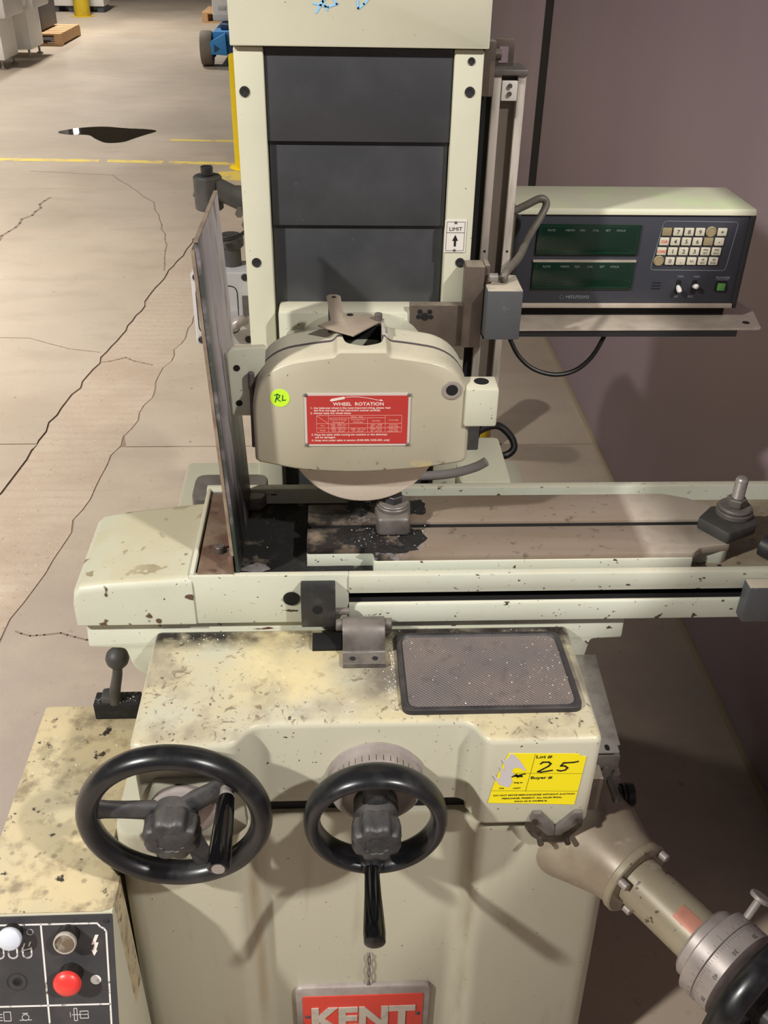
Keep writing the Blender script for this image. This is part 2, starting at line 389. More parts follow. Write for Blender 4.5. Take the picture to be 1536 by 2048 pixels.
def plate(fr, pts, t, h0=0, bv=0):
    bm = new(); n = len(pts)
    A = [bm.verts.new(fr.p(p[0], p[1], h0)) for p in pts]; B = [bm.verts.new(fr.p(p[0], p[1], h0+t)) for p in pts]
    bm.faces.new(A); bm.faces.new(B)
    for i in range(n): bm.faces.new((A[i], A[(i+1) % n], B[(i+1) % n], B[i]))
    bmesh.ops.recalc_face_normals(bm, faces=bm.faces[:])
    return bevel(bm, bv, 2)
def rect(x0, y0, x1, y1): return [(x0, y0), (x1, y0), (x1, y1), (x0, y1)]
def line(fr, pts, w, t=.0004, h0=0, closed=False):
    bm = new(); P = [Vector(p) for p in pts]
    if closed: P = P+[P[0]]
    for a, b in zip(P, P[1:]):
        d = (b-a)
        if d.length < 1e-7: continue
        d.normalize(); n = Vector((-d.y, d.x))*w/2; e = d*w*.35
        q = [a-e-n, b+e-n, b+e+n, a-e+n]
        merge(bm, plate(fr, [tuple(v) for v in q], t, h0))
    return bm
def text(fr, s, size, x=0, y=0, h0=0, t=.0003, align='LEFT', bold=0.0, sx=1.0, shear=0.0, space=1.0):
    cu = bpy.data.curves.new('txt', 'FONT'); cu.body = s; cu.size = size; cu.align_x = align
    cu.extrude = t/2; cu.offset = bold; cu.resolution_u = 2; cu.shear = shear; cu.space_character = space
    o = bpy.data.objects.new('txt', cu); COL.objects.link(o)
    dg = bpy.context.evaluated_depsgraph_get(); dg.update()
    me = bpy.data.meshes.new_from_object(o.evaluated_get(dg))
    bpy.data.objects.remove(o); bpy.data.curves.remove(cu)
    bm = new(); bm.from_mesh(me); bpy.data.meshes.remove(me)
    for v in bm.verts:
        c = v.co.copy(); v.co = fr.p(x+c.x*sx, y+c.y, h0+t/2+c.z)
    return bm
def cut(a, b):
    """boolean a - b"""
    ma = bpy.data.meshes.new('a'); a.to_mesh(ma); a.free(); mb = bpy.data.meshes.new('b'); b.to_mesh(mb); b.free()
    oa = bpy.data.objects.new('a', ma); ob = bpy.data.objects.new('b', mb); COL.objects.link(oa); COL.objects.link(ob)
    md = oa.modifiers.new('x', 'BOOLEAN'); md.operation = 'DIFFERENCE'; md.solver = 'EXACT'; md.object = ob
    dg = bpy.context.evaluated_depsgraph_get(); dg.update()
    me = bpy.data.meshes.new_from_object(oa.evaluated_get(dg))
    bm = new(); bm.from_mesh(me)
    for o in (oa, ob): bpy.data.objects.remove(o)
    for m in (ma, mb, me): bpy.data.meshes.remove(m)
    return bm

ROOT = {}
def root_loc(p):
    while p.parent: p = p.parent
    return p.location
def obj(name, bm, mat, parent=None, label=None, ang=35):
    if parent is not None:
        l = root_loc(parent)
        for v in bm.verts: v.co -= l
    me = bpy.data.meshes.new(name); bm.to_mesh(me); bm.free()
    for p in me.polygons: p.use_smooth = True
    me.set_sharp_from_angle(angle=math.radians(ang))
    me.materials.append(MATS[mat])
    o = bpy.data.objects.new(name, me); COL.objects.link(o)
    if parent is not None: o.parent = parent
    if label: o['label'] = label
    return o
def inst(src, loc, parent):
    """copy of a piece that shares its mesh, shifted by loc"""
    o = src.copy(); COL.objects.link(o); o.parent = parent; o.location = Vector(src.location)+Vector(loc)
    return o
def thing(name, label, cat, loc, group=None):
    o = bpy.data.objects.new(name, None); COL.objects.link(o); o.location = loc; o.empty_display_size = .05
    o['label'] = label; o['category'] = cat
    if group: o['group'] = group
    return o
def tag(o, label, cat, group=None, kind=None):
    o['label'] = label; o['category'] = cat
    if group: o['group'] = group
    if kind: o['kind'] = kind
    return o
def struct(o): o['kind'] = 'structure'; return o
FRONT = lambda x, y, z: F((x, y, z))

# ================================================================ SETTING
A = [(-1.62, -1.5), (-1.30, 1.4), (-1.2, 2.3), (-1.137, 2.849), (-1.133, 2.947), (-1.112, 3.08), (-1.099, 3.299), (-1.06, 3.603), (-1.007, 4.093), (-.971, 4.334), (-.938, 4.721), (-.903, 5.003), (-.843, 5.552), (-.70, 6.715)]
B = [(-1.02, -1.5), (-.95, 1.2), (-.917, 1.994), (-.915, 2.116), (-.904, 2.246), (-.871, 2.403), (-.852, 2.616), (-.836, 2.881), (-.822, 2.974), (-.8, 3.183), (-.76, 3.512), (-.74, 3.803), (-.715, 4.058), (-.60, 5.1), (-.44, 6.715)]
def jag(P, amp, step=.06):
    out = []
    for a, b in zip(P, P[1:]):
        a = Vector(a); b = Vector(b); n = max(1, int((b-a).length/step))
        for k in range(n):
            q = a.lerp(b, k/n); out.append((q.x+random.uniform(-amp, amp), q.y))
    out.append(P[-1]); return out
JA = jag(A, .010); JB = jag(B, .013)
fl = obj('floor', box(-16, 6, -5, 42, -.12, -.005), 'joint_dark'); struct(fl)
G = .0035
def slab(pts, mat, z=0.0):
    return obj('floor_slab', prism(pts, 'z', -.0055, z), mat, fl)
JY = 6.715
slab([(-16, -5), (JA[0][0]-G, -5)] + [(x-G, y) for x, y in JA if y < 3.12] + [(-1.108, 3.125-G), (-16, 3.10-G)], 'concrete')
slab([(-16, 3.10+G), (-1.108-G, 3.125+G)] + [(x-G, y) for x, y in JA if y > 3.15] + [(-16, JY-.004)], 'concrete')
slab([(x+G, y) for x, y in JA] + [(x-G, y) for x, y in reversed(JB)], 'concrete_patch', -.003)
slab([(x+G, y) for x, y in JB if y < 3.09] + [(-.80, 3.10-G), (6, 3.10-G), (6, -5), (-1.0, -5)], 'concrete')
slab([(-.78, 3.10+G), (6, 3.10+G), (6, JY-.004)] + [(x+G, y) for x, y in reversed(JB) if y > 3.15], 'concrete')
slab([(-16, JY+.004), (6, JY+.004), (6, 42), (-16, 42)], 'concrete')
# wandering crack beside the table end and the cross crack in the patch
CK = [(-.895, 2.058), (-.849, 2.038), (-.809, 2.041), (-.77, 2.048), (-.726, 2.03), (-.693, 2.017), (-.62, 2.02), (-.4, 1.99)]
FL0 = F((0, 0, 0), (1, 0, 0), (0, 1, 0))
obj('floor_crack', line(FL0, jag(CK, .004, .02), .006, .0006, .0002), 'joint_dark', fl)
CK2 = [(-1.02, 3.86), (-.99, 3.87), (-.93, 3.91), (-.88, 3.87), (-.80, 3.83)]
obj('floor_crack', line(FL0, jag(CK2, .003, .03), .007, .0006, -.0028), 'joint_dark', fl)
CK3 = [(-1.9, 4.12), (-1.6, 4.13), (-1.4, 4.12), (-1.2, 4.0), (-1.05, 3.96)]
obj('floor_crack', line(FL0, jag(CK3, .004, .04), .005, .0006, .0002), 'joint_dark', fl)
CK4 = [(-3.4, 6.2), (-2.7, 6.0), (-1.95, 5.6), (-1.89, 6.5), (-1.3, 7.2), (-.95, 5.0)]
obj('floor_crack', line(FL0, jag([(-2.3, 5.1), (-1.95, 5.57), (-1.89, 6.5)], .02, .08), .016, .0006, .0002), 'joint_dark', fl)
obj('floor_crack', line(FL0, jag([(-2.2, 7.2), (-1.6, 7.1), (-1.2, 6.4), (-1.0, 5.6), (-.93, 5.05)], .008, .1), .007, .0006, .0002), 'joint_dark', fl)
# worn yellow paint stripes
for i, (x0, x1) in enumerate([(-4.2, -3.05), (-2.98, -1.78), (-1.72, -1.30), (-1.26, -.72)]):
    y = 7.55-.03*i
    obj('floor_stripe', prism(jag([(x0, y), (x1, y-.03)], 0, .15) + [(x1, y+.05), (x0, y+.08)], 'z', .0002, .0012), 'stripe_yellow', fl)
obj('floor_stripe', prism([(-1.36, 8.24), (-.5, 8.19), (-.5, 8.27), (-1.36, 8.30)], 'z', .0002, .0012), 'stripe_yellow', fl)
obj('floor_stripe', prism([(-.80, 7.0), (-.4, 6.9), (-.4, 7.3), (-.86, 7.22)], 'z', .0002, .0012), 'stripe_yellow', fl)
# puddle
pp = [(-2.36, 8.52), (-2.2, 8.42), (-2.05, 8.45), (-1.98, 8.30), (-1.85, 8.12), (-1.72, 8.16), (-1.62, 8.40), (-1.50, 8.62), (-1.62, 8.68), (-1.8, 8.70), (-2.0, 8.78), (-2.2, 8.70)]
tag(obj('puddle', prism(rp(pp, .12), 'z', .0005, .003), 'puddle'), 'shallow dark puddle of water on the concrete floor', 'puddle')

# tall dark panelled partition along the right; height and unseen end shaped for shade
wl = obj('wall_right', box(.985, 1.06, -4.5, 9.0, 0, 1.9), 'black_hole'); struct(wl)  # core is black so the panel gap looks shaded
for y0, y1 in [(-4.5, 4.715), (4.765, 9.0)]:
    obj('wall_panel', box(.965, .99, y0, y1, .021, 1.89, .003), 'wall_panel', wl)
obj('seam_shade_strip', box(.9625, .9665, 4.69, 4.86, .021, 1.89), 'black_hole', wl)  # black strip painted in place of the dark panel gap
obj('kick_strip', box(.958, .987, -4.5, 9.0, 0, .02), 'kick_strip', wl)
struct(obj('wall_back', box(-16, 6, 41.8, 42, 0, 8), 'far_wall'))

# ================================================================ SURFACE GRINDER
GR = thing('surface_grinder', 'pale green surface grinder with white wheel, long table and black handwheels', 'grinder', (.03, 1.1, 0))

# ---- lower base
def base_ring(z, f):
    x0 = -.302-.014*f; x1 = .375+.018*f
    pts = [(x0, .90), (x0, .829), (-.137-.006*f, .829), (-.112-.006*f, .858), (.162+.008*f, .858), (.186+.010*f, .829), (x1, .829), (x1, .90), (x1, 1.75), (x0, 1.75)]
    q = rp(pts, [0, .03, .014, .014, .014, .014, .03, 0, .02, .02], 5)
    return [(x, y, z) for x, y in q]
bm = loft([base_ring(0.0, 1.15), base_ring(.668, 0), base_ring(.678, -.1)])
obj('base', bevel(bm, .004, 2, 60), 'paint_base', GR)
# ---- raised name plate and KENT lettering
NP = obj('name_plate', prism(rp(rect(-.0765, .10, .1385, .272), .012), 'y', .85, .862, .003), 'dial_steel', GR)
obj('plate_field', prism(rp(rect(-.0655, .11, .1275, .250), .004), 'y', .8485, .852), 'kent_red', NP)
fr = FRONT(0, .8485, 0)
obj('lettering', text(fr, 'KENT', .085, .030, .158, 0, .0015, 'CENTER', .0034, .78, 0, 1.0), 'letter_silver', NP)
for x in (-.058, .120):
    obj('rivet', lathe([(.004, 0), (.0035, .002), (.001, .003)], (x, .849, .195), (0, -1, 0), 12), 'dark_cover', NP)
obj('wire_twist', join(tube([(.040 + .0018*math.cos(k*1.3), .853 + .0018*math.sin(k*1.3), .272+.014*k) for k in range(7)], .0012, 6, 3),
                       tube([(.040 - .0018*math.cos(k*1.3), .853 - .0018*math.sin(k*1.3), .272+.014*k) for k in range(7)], .0012, 6, 3)), 'dirty_steel', GR)
# ---- apron
ap = rp([(-.256, 1.03), (-.256, .815), (-.130, .815), (-.108, .846), (.160, .846), (.178, .812), (.322, .812), (.322, 1.03)], [0, .014, .012, .014, .014, .012, .012, 0], 5)
bm = cut(prism(ap, 'z', .700, .858, .010, 3, 50), prism(rp([(-.112, .80), (.164, .80), (.164, .98), (-.112, .98)], .01), 'z', .68, .717))
APRON = obj('apron', bm, 'paint_apron', GR, 'oil-stained cream apron under the handwheels')
obj('apron_gap', box(-.24, .31, .866, 1.02, .67, .717), 'black_hole', GR)  # black box drawn as the shade between apron and base
# yellow lot sticker on the right block
sf = FRONT(0, .8115, 0)
ST = obj('lot_sticker', plate(sf, [(.187, .746), (.300, .739), (.304, .828), (.299, .8275), (.297, .829), (.293, .833), (.206, .836), (.196, .80), (.190, .77)], .0004), 'sticker_yellow', GR, 'yellow paper lot sticker with torn corner')
obj('torn_patch', plate(sf, [(.2085, .8355), (.213, .834), (.222, .822), (.2305, .806), (.229, .8045), (.221, .811), (.214, .8095), (.2125, .803), (.2165, .799), (.212, .793), (.2155, .786), (.2115, .7745), (.206, .7765), (.199, .780), (.1895, .797), (.1915, .7985), (.198, .790), (.199, .801), (.197, .812), (.200, .812), (.204, .804), (.202, .816), (.1985, .825), (.203, .824), (.206, .829)], .0003, .0005), 'sticker_torn', ST)
obj('sticker_line', join(line(sf, [(.2395, .8335), (.2335, .7665)], .0006, .0002, .0004), line(sf, [(.215, .8005), (.3025, .797)], .0006, .0002, .0004), line(sf, [(.1895, .769), (.301, .7645)], .0006, .0002, .0004)), 'ink_line', ST)
for tx, sz, x, y, al, k in (('Lot #', .0072, .2405, .8265, 'LEFT', 1.25), ('Buyer #', .0068, .2375, .789, 'LEFT', 1.25), ('DO NOT MOVE MERCHANDISE WITHOUT AUCTION', .0036, .2455, .7585, 'CENTER', 1.22),
    ('PERSONNEL PRESENT. ALL SALES FINAL.', .0036, .2435, .7525, 'CENTER', 1.22), ('SOLD AS IS WHERE IS.', .0036, .2425, .7465, 'CENTER', 1.22), ('Cal.', .0034, .199, .772, 'LEFT', 1.3), ('-0477', .0034, .2165, .7715, 'LEFT', 1.3), ('ting as', .0034, .217, .782, 'LEFT', 1.3)):
    obj('lettering', text(sf, tx, sz, x, y, .0004, .0002, al, .00018 if sz > .005 else .0001, k), 'ink_black', ST)
obj('handwriting', join(line(sf, [(.2475, .8165), (.250, .8195), (.2575, .8195), (.2605, .8165), (.258, .812), (.2455, .8025), (.250, .8015), (.2635, .8045)], .0022, .0003, .0006),
    line(sf, [(.2945, .8195), (.2885, .818), (.2795, .8175), (.2765, .8175), (.2735, .812), (.2785, .812), (.2825, .8085), (.280, .8045), (.2745, .803), (.270, .8045)], .0022, .0003, .0006),
    line(sf, [(.214, .794), (.219, .7985), (.221, .7935), (.225, .797), (.2265, .7945), (.217, .7955), (.230, .7995)], .0016, .0003, .0008)), 'ink_black', ST)

# ---- saddle
sd = rp([(-.350, .872), (-.352, .828), (-.302, .825), (-.294, .786), (-.276, .771), (.338, .771), (.353, .786), (.359, .829), (.404, .831), (.403, .872)], [0, .004, .006, .012, .012, .012, .012, .006, .004, 0])
obj('saddle', prism(sd, 'y', 1.03, 1.27, .003), 'paint_chipped', GR)
obj('saddle_wing', prism(rect(-.29, 1.10, .35, 1.6), 'z', .60, .80, .01), 'paint_base', GR)

# ---- table
prof_l = [(1.02, .8765), (1.02, .957), (1.029, .957), (1.033, .936), (1.229, .936), (1.233, .961), (1.247, .961), (1.247, .8765)]
prof_r = [(1.017, .8765), (1.017, .905), (1.019, .909), (1.050, .909), (1.050, .926), (1.019, .926), (1.019, .9285), (1.0165, .934), (1.0165, .957), (1.029, .957), (1.033, .936), (1.229, .936), (1.233, .961), (1.247, .961), (1.247, .8765)]
TB = obj('table', join(prism(prof_l, 'x', -.20, .012, .0012), prism(prof_r, 'x', .012, .80, .0012)), 'paint_chipped', GR, 'long painted table with worn chipped front edge')
obj('slot_shade', join(box(.012, .80, 1.048, 1.0505, .9085, .9265), box(.012, .80, 1.022, 1.0505, .9085, .9105)), 'black_hole', TB)  # black faces that paint the shade inside the groove
obj('coolant_tray', box(-.197, .797, 1.0325, 1.2295, .9355, .9375), 'trough', TB, 'black grimy coolant tray floor')
obj('table_bottom_gap', box(-.34, .40, 1.032, 1.24, .8715, .877), 'black_hole', GR)
# left end cover, crowned
def endring(x, zt, yb):
    pts = rp([(1.018, .8765), (1.018, zt-.002), (yb, zt), (yb, .8765)], [.002, .012, .012, .002], 5)
    return [(x, y, z) for y, z in pts]
bm = loft([endring(-.357, .922, 1.190), endring(-.3545, .936, 1.193), endring(-.345, .9445, 1.196), endring(-.30, .950, 1.200), endring(-.197, .957, 1.208)])
obj('table_end_cover', bm, 'paint_table_end', TB, 'speckled pale end cover', 50)
obj('table_end_wall', box(.792, .802, 1.0175, 1.2465, .877, .961, .0015), 'paint_chipped', TB)
obj('end_lip', join(box(-.199, -.193, 1.022, 1.236, .94, .9615, .0015), box(-.199, -.14, 1.236, 1.246, .94, .9615, .0015)), 'paint_chipped', TB)
obj('back_lug', prism(rp(rect(-.222, 1.212, -.11, 1.287), .018), 'z', .90, .957, .004), 'dirty_steel', TB)
obj('front_hole', join(ring((-.0655, 1.0195, .9185), (0, -1, 0), .009, .0112, .0012), cyl((-.0655, 1.0255, .9185), (-.0655, 1.0188, .9185), .0095)), 'black_hole', TB)
# angle rail that holds the splash plate
rl = [(-.190, .940), (-.190, .9575), (-.147, .9575), (-.147, .984), (-.141, .984), (-.141, .9515), (-.18, .9515), (-.18, .940)]
RL = obj('angle_rail', prism(rl, 'y', 1.024, 1.226, .0006), 'rail_brown', TB, 'rusty angle iron rail')
cap = join(cyl((-.164, 1.075, .957), (-.164, 1.075, .968), .0068, bv=.0008), ring((-.164, 1.075, .968), (0, 0, 1), .0036, .0062, .0006))
obj('cap_screw', join(cap, cyl((-.164, 1.075, .9678), (-.164, 1.075, .9684), .0034, seg=6)), 'dirty_steel', RL)
obj('cap_screw', cyl((-.152, 1.075, .957), (-.152, 1.075, .963), .0025), 'dirty_steel', RL)
# splash plate: sheet steel leaning outwards
def spl(y0, y1, x, t, zs):
    return loft([[(x-lean*(z-.955)-t, y0, z), (x-lean*(z-.955), y0, z), (x-lean*(z-.955), y1, z), (x-lean*(z-.955)-t, y1, z)] for z in zs])
lean = .036
SPL = obj('splash_plate', spl(1.027, 1.232, -.1335, .0045, [.952, 1.1, 1.25, 1.402]), 'splash_steel', TB, 'tall upright steel splash plate with black grime')
obj('plate_edge', spl(1.0255, 1.234, -.1335, .0047, [1.4015, 1.4035]), 'splash_edge', SPL)
obj('plate_backing', spl(1.0262, 1.225, -.1385, .004, [.985, 1.1, 1.25, 1.392]), 'splash_edge', SPL)
# T slot plate on the table
PL = obj('slot_plate_base', join(box(.046, .487, 1.042, 1.198, .936, .962, .003), box(-.045, .05, 1.066, 1.178, .936, .960, .003), prism(rp([(.48, 1.066), (.538, 1.062), (.548, 1.072), (.548, 1.09), (.56, 1.12), (.548, 1.16), (.535, 1.185), (.48, 1.185)], .006), 'z', .936, .960, .002)), 'paint_chipped', TB)
def half(y0, y1, sgn):
    if sgn > 0:
        pts = [(-.045, y0), (.43, y0), (.548, y0), (.548, y1-.03), (.52, y1-.012), (.487, y1), (.047, y1), (.047, y1-.022), (-.045, y1-.022)]
    else:
        pts = [(-.045, y0+.022), (.047, y0+.022), (.047, y0), (.487, y0), (.50, y0+.012), (.545, y0+.020), (.548, y1), (-.045, y1)]
    return prism(rp(pts, .003, 2), 'z', .958, .970, .0012)
obj('slot_plate', half(1.044, 1.1125, -1), 'ground_steel', PL)
obj('slot_plate', half(1.1265, 1.197, 1), 'ground_steel', PL)
obj('slot_shade_fill', box(-.04, .54, 1.1127, 1.1263, .950, .9655), 'black_hole', PL)  # black bar filling the T slot, painted as its shade
# grime piled around the left clamp
def lump(cx, cy, z, rx, ry, h, n=26, m=6):
    bm = new(); rows = []
    for j in range(m+1):
        t = j/m; row = []
        for k in range(n):
            a = 2*math.pi*k/n; rr = (1-t)*(1+.35*noise.noise((math.cos(a)*2+cx*40, math.sin(a)*2+cy*40, 1)))
            x = cx+rx*rr*math.cos(a); y = cy+ry*rr*math.sin(a)
            row.append((x, y, z+h*(1-(1-t)**2)*(.55+.9*abs(noise.noise((x*130, y*130, 3))))))
        rows.append(row)
    bm.free(); return loft(rows)
for a in [(.028, 1.165, .9695, .020, .022, .004), (.030, 1.083, .9695, .026, .017, .004), (.105, 1.165, .9695, .026, .024, .003), (.100, 1.085, .9695, .022, .03, .003), (.075, 1.06, .9695, .04, .012, .002)]:
    gl = obj('grime_heap', lump(*a), 'grime', TB); gl['kind'] = 'stuff'
gl = obj('grime_heap', lump(-.03, 1.13, .9372, .085, .085, .004), 'grime', TB); gl['kind'] = 'stuff'
obj('tray_rag', lump(-.115, 1.065, .9372, .02, .01, .006), 'hose_grey', TB)
# stops on the front of the table
SB = obj('stop_block', box(-.052, -.006, .997, 1.0195, .886, .949, .0015), 'stop_black', TB, 'dark square table stop block')
obj('socket_screw', join(ring((-.030, .9972, .916), (0, -1, 0), .0045, .0068, .0008), cyl((-.030, .9985, .916), (-.030, .9967, .916), .0045)), 'black_hole', SB)
obj('stop_stud', cyl((-.008, 1.006, .906), (.012, 1.006, .906), .005), 'dirty_steel', SB)
SB2 = obj('stop_block', box(.552, .62, .994, 1.0165, .885, .946, .004), 'reader_grey', TB, 'dark green stop block')
# reversing tripper on the apron
tr = rp([(.945, .858), (.945, .866), (.968, .866), (.972, .885), (.983, .899), (.998, .902), (1.008, .896), (1.012, .885), (1.012, .858)], [.001, .001, .004, .008, .008, .008, .008, .004, 0])
TR = obj('tripper_bracket', prism(tr, 'x', .003, .060, .001), 'dirty_steel', GR, 'dull steel reversing bracket')
for x in (.016, .046): obj('socket_screw', join(ring((x, .955, .866), (0, 0, 1), .0022, .004, .0005), cyl((x, .955, .8655), (x, .955, .8662), .0023)), 'stop_black', TR)
obj('tripper_pin', cyl((-.006, .997, .890), (.070, .997, .890), .0085, bv=.001), 'dirty_steel', TR)
obj('tripper_shim', box(-.038, .002, .980, 1.01, .858, .866, .001), 'black_hole', TR)
# right hand ledge plate, bar and fittings
LP = obj('ledge_plate', prism([(.330, 1.03), (.370, 1.03), (.362, .856), (.358, .856), (.358, .843), (.322, .843), (.322, 1.0)], 'z', .797, .800, .0005), 'steel', GR, 'thin grey steel ledge plate with a slotted hole')
obj('slot_hole', prism(rp(rect(.3405, .8455, .3465, .8555), .003), 'z', .7995, .8003), 'black_hole', LP)
obj('side_bar', box(.3205, .336, .822, .99, .714, .774, .0008), 'brown_steel', GR)
obj('cable_clamp', join(box(.33, .362, .845, .875, .742, .79, .003), cyl((.345, .842, .765), (.345, .85, .765), .006), cyl((.36, .842, .76), (.36, .85, .76), .005)), 'dirty_steel', GR)
obj('clamp_lever', tube([(.352, .85, .75), (.358, .848, .735), (.366, .846, .715), (.369, .845, .705)], .006, 10), 'cast_iron', GR)
obj('locking_knob', join(cyl((.34, .885, .668), (.392, .885, .668), .012, bv=.001), cyl((.392, .885, .668), (.396, .885, .668), .0155), cyl((.396, .885, .668), (.409, .885, .668), .0165, bv=.002)), 'black_plastic', GR)
# V shaped wiper bracket below the sticker block
mb = [(.240, .722), (.246, .729), (.256, .728), (.279, .697), (.302, .728), (.312, .729), (.318, .720), (.317, .690), (.305, .672), (.296, .660), (.266, .660), (.252, .672), (.241, .690)]
WB = obj('wiper_bracket', prism(rp(mb, .002), 'y', .815, .832, .002), 'oil_bracket', GR, 'oily black V-shaped wiper bracket')
obj('wiper_bar', prism([(.247, .729), (.257, .729), (.279, .699), (.279, .684), (.270, .684), (.244, .714)], 'y', .806, .816, .0015), 'dirty_steel', WB)
obj('wiper_bar', prism([(.311, .729), (.301, .729), (.279, .699), (.279, .684), (.288, .684), (.314, .714)], 'y', .806, .816, .0015), 'dirty_steel', WB)
obj('apron_tongue', prism(rp([(.250, .735), (.279, .697), (.308, .735)], .003), 'y', .8125, .835, .001), 'paint_base', GR)
for x, z in ((.250, .715), (.307, .716), (.262, .672), (.298, .673)): obj('bracket_bolt', cyl((x, .812, z), (x, .802, z), .0042, seg=6), 'oil_bracket', WB)

# ---- handwheels (axis towards the operator)
def knob_lobed(o, R, depth, lobes=8):
    fn = lambda a: 1.04-.16*(.5+.5*math.cos(lobes*a))**2
    return join(lathe([(R*.6, 0), (R*.96, depth*.10), (R*1.0, depth*.35), (R*.99, depth*.80), (R*.90, depth*.97), (R*.84, depth), (R*.50, depth), (R*.485, depth*.97), (.0001, depth*.97)], o, (0, -1, 0), 70, True, fn))
def handwheel(cx, cy, cz, D, ra, rb, spokes, label, ksize, kd, hub_back):
    hw = obj('handwheel', rim((cx, cy, cz), (0, -1, 0), D/2-ra, ra, rb, 80, 16), 'black_plastic', GR, label, 60)
    for a, w in spokes:
        c, s = math.cos(a), math.sin(a); R1 = D/2-ra*1.6
        rings = []
        for t in (0, .25, .6, .85, 1.0):
            r = .012+(R1-.012)*t; wd = w*(1.25-.35*t+(.5*t**6)); th = .007+.003*(1-t)
            yy = cy+.006*(1-t)+.004
            ctr = Vector((cx+c*r, yy, cz+s*r)); tg = Vector((-s, 0, c)); ax = Vector((0, 1, 0))
            rings.append([ctr+tg*wd*math.cos(q)+ax*th*math.sin(q) for q in [2*math.pi*k/12 for k in range(12)]])
        obj('spoke', loft(rings), 'knob_black', hw, None, 60)
    obj('hub', lathe([(.016, 0), (.026, .003), (.028, .02), (.024, .03)], (cx, cy+.022, cz), (0, -1, 0), 32), 'knob_black', hw)
    obj('star_knob', knob_lobed((cx, cy-.006, cz), ksize, kd), 'knob_black', hw, 'black lobed star knob', 50)
    obj('shaft', cyl((cx, cy+.01, cz), (cx, hub_back, cz), .013), 'dirty_steel', hw)
    return hw
LW = handwheel(-.204, .782, .768, .238, .0135, .0165, [(math.radians(172), .0125), (math.radians(38), .0125), (math.radians(-72), .0125)], 'large black handwheel with three spokes', .034, .032, .82)
hx, hz = -.1365, .818
HL = obj('crank_handle', lathe([(.009, 0), (.0105, .004), (.0112, .03), (.0128, .07), (.0135, .088), (.0128, .096), (.0095, .0985)], (hx, .768, hz), (0, -1, 0), 28), 'black_gloss', LW, 'glossy black crank handle')
obj('ferrule', cyl((hx, .786, hz), (hx, .766, hz), .0088, bv=.001), 'steel', HL)
sl = join(cyl((hx, .6698, hz), (hx, .6686, hz), .0075), box(hx-.0065, hx+.0065, .6682, .669, hz-.0008, hz+.0008))
obj('slotted_screw', sl, 'dial_steel', HL)
CW = handwheel(.0415, .775, .764, .178, .0105, .019, [(math.radians(90), .014), (math.radians(-90), .016)], 'smaller black handwheel in the middle of the apron', .0305, .034, .80)
hx, hz = .037, .694
HC = obj('crank_handle', lathe([(.0085, 0), (.0095, .01), (.0105, .04), (.0128, .075), (.0134, .09), (.0128, .101), (.0085, .1035)], (hx, .757, hz), (0, -1, 0), 28), 'black_gloss', CW, 'glossy black crank handle')
obj('handle_boss', lathe([(.010, 0), (.016, .006), (.017, .016), (.012, .030)], (hx, .785, hz-.002), (0, -1, 0), 28), 'black_plastic', HC)
# bearing housings behind the wheels
DL = obj('feed_dial', lathe([(.062, -.006), (.062, .004), (.058, .007), (.0575, .026), (.054, .029), (.045, .030), (.043, .040), (.038, .042)], (.0435, .846, .762), (0, -1, 0), 56), 'dial_steel', GR, 'dirty ring dial behind the handwheel')
fd = [(.0578, a) for a in range(0, 360, 9)]
bm = new()
for r, a in fd:
    c, s = math.cos(math.radians(a)), math.sin(math.radians(a))
    merge(bm, cyl((.0435+c*.0576, .829, .762+s*.0576), (.0435+c*.0576, .8205, .762+s*.0576), .0004, seg=5))
obj('graduation', bm, 'ink_black', DL)
obj('sleeve', cyl((.0425, .815, .763), (.0425, .786, .763), .028, bv=.002), 'knob_black', DL)
oc = rp([(-.250, .742), (-.232, .802), (-.140, .802), (-.122, .785), (-.120, .72), (-.135, .703), (-.235, .703), (-.250, .72)], .006)
LH = obj('bearing_flange', prism(oc, 'y', .804, .816, .002), 'paint_clean', GR)
obj('bearing_boss', lathe([(.042, 0), (.040, .012), (.03, .016)], (-.196, .806, .760), (0, -1, 0), 40), 'dial_steel', LH)
for x, z in ((-.200, .7965), (-.145, .752), (-.24, .752)):
    obj('socket_screw', join(ring((x, .8045, z), (0, -1, 0), .003, .0058, .0012), cyl((x, .8045, z), (x, .8037, z), .0032)), 'stop_black', LH)
obj('bearing_bracket', box(-.242, -.215, .806, .83, .66, .72, .002), 'oil_bracket', LH)

# ---- elevating gear arm on the right
ax = Vector((.54, -.8417, 0)).normalized(); E0 = Vector((.391, .794, .615))
bm = lathe([(.125, -.20), (.098, -.125), (.072, -.065), (.055, -.022), (.051, -.001)], E0, ax, 48)
obj('gear_housing', bm, 'housing_worn', GR, 'scuffed conical gear housing', 60)
EF = obj('arm_flange', lathe([(.053, 0), (.055, .002), (.055, .010), (.053, .012)], E0-ax*.002, ax, 40), 'tube_paint', GR)
u_, v_, w_ = basis(ax)
for a in (35, 145, 250):
    q = E0+ (u_*math.cos(math.radians(a))+v_*math.sin(math.radians(a)))*.047
    obj('flange_screw', join(cyl(q+ax*.009, q+ax*.022, .0058, bv=.0006), cyl(q+ax*.0215, q+ax*.0223, .003, seg=6)), 'dial_steel', EF)
AR = obj('elevating_arm', lathe([(.036, .008), (.036, .118), (.034, .120)], E0, ax, 44), 'tube_paint', GR, 'scuffed grey-green tube angled to the right')
tb = new(); rows = []
for h in (.083, .1025, .115):
    rows.append([E0+ax*h+(u_*math.cos(a)+v_*math.sin(a))*.0364 for a in [math.radians(96+k*4.2) for k in range(9)]])
outer = [[p+(p-(E0+ax*hh)).normalized()*.0006 for p in r] for r, hh in zip(rows, (.083, .1025, .115))]
V = [[tb.verts.new(p) for p in r] for r in outer]
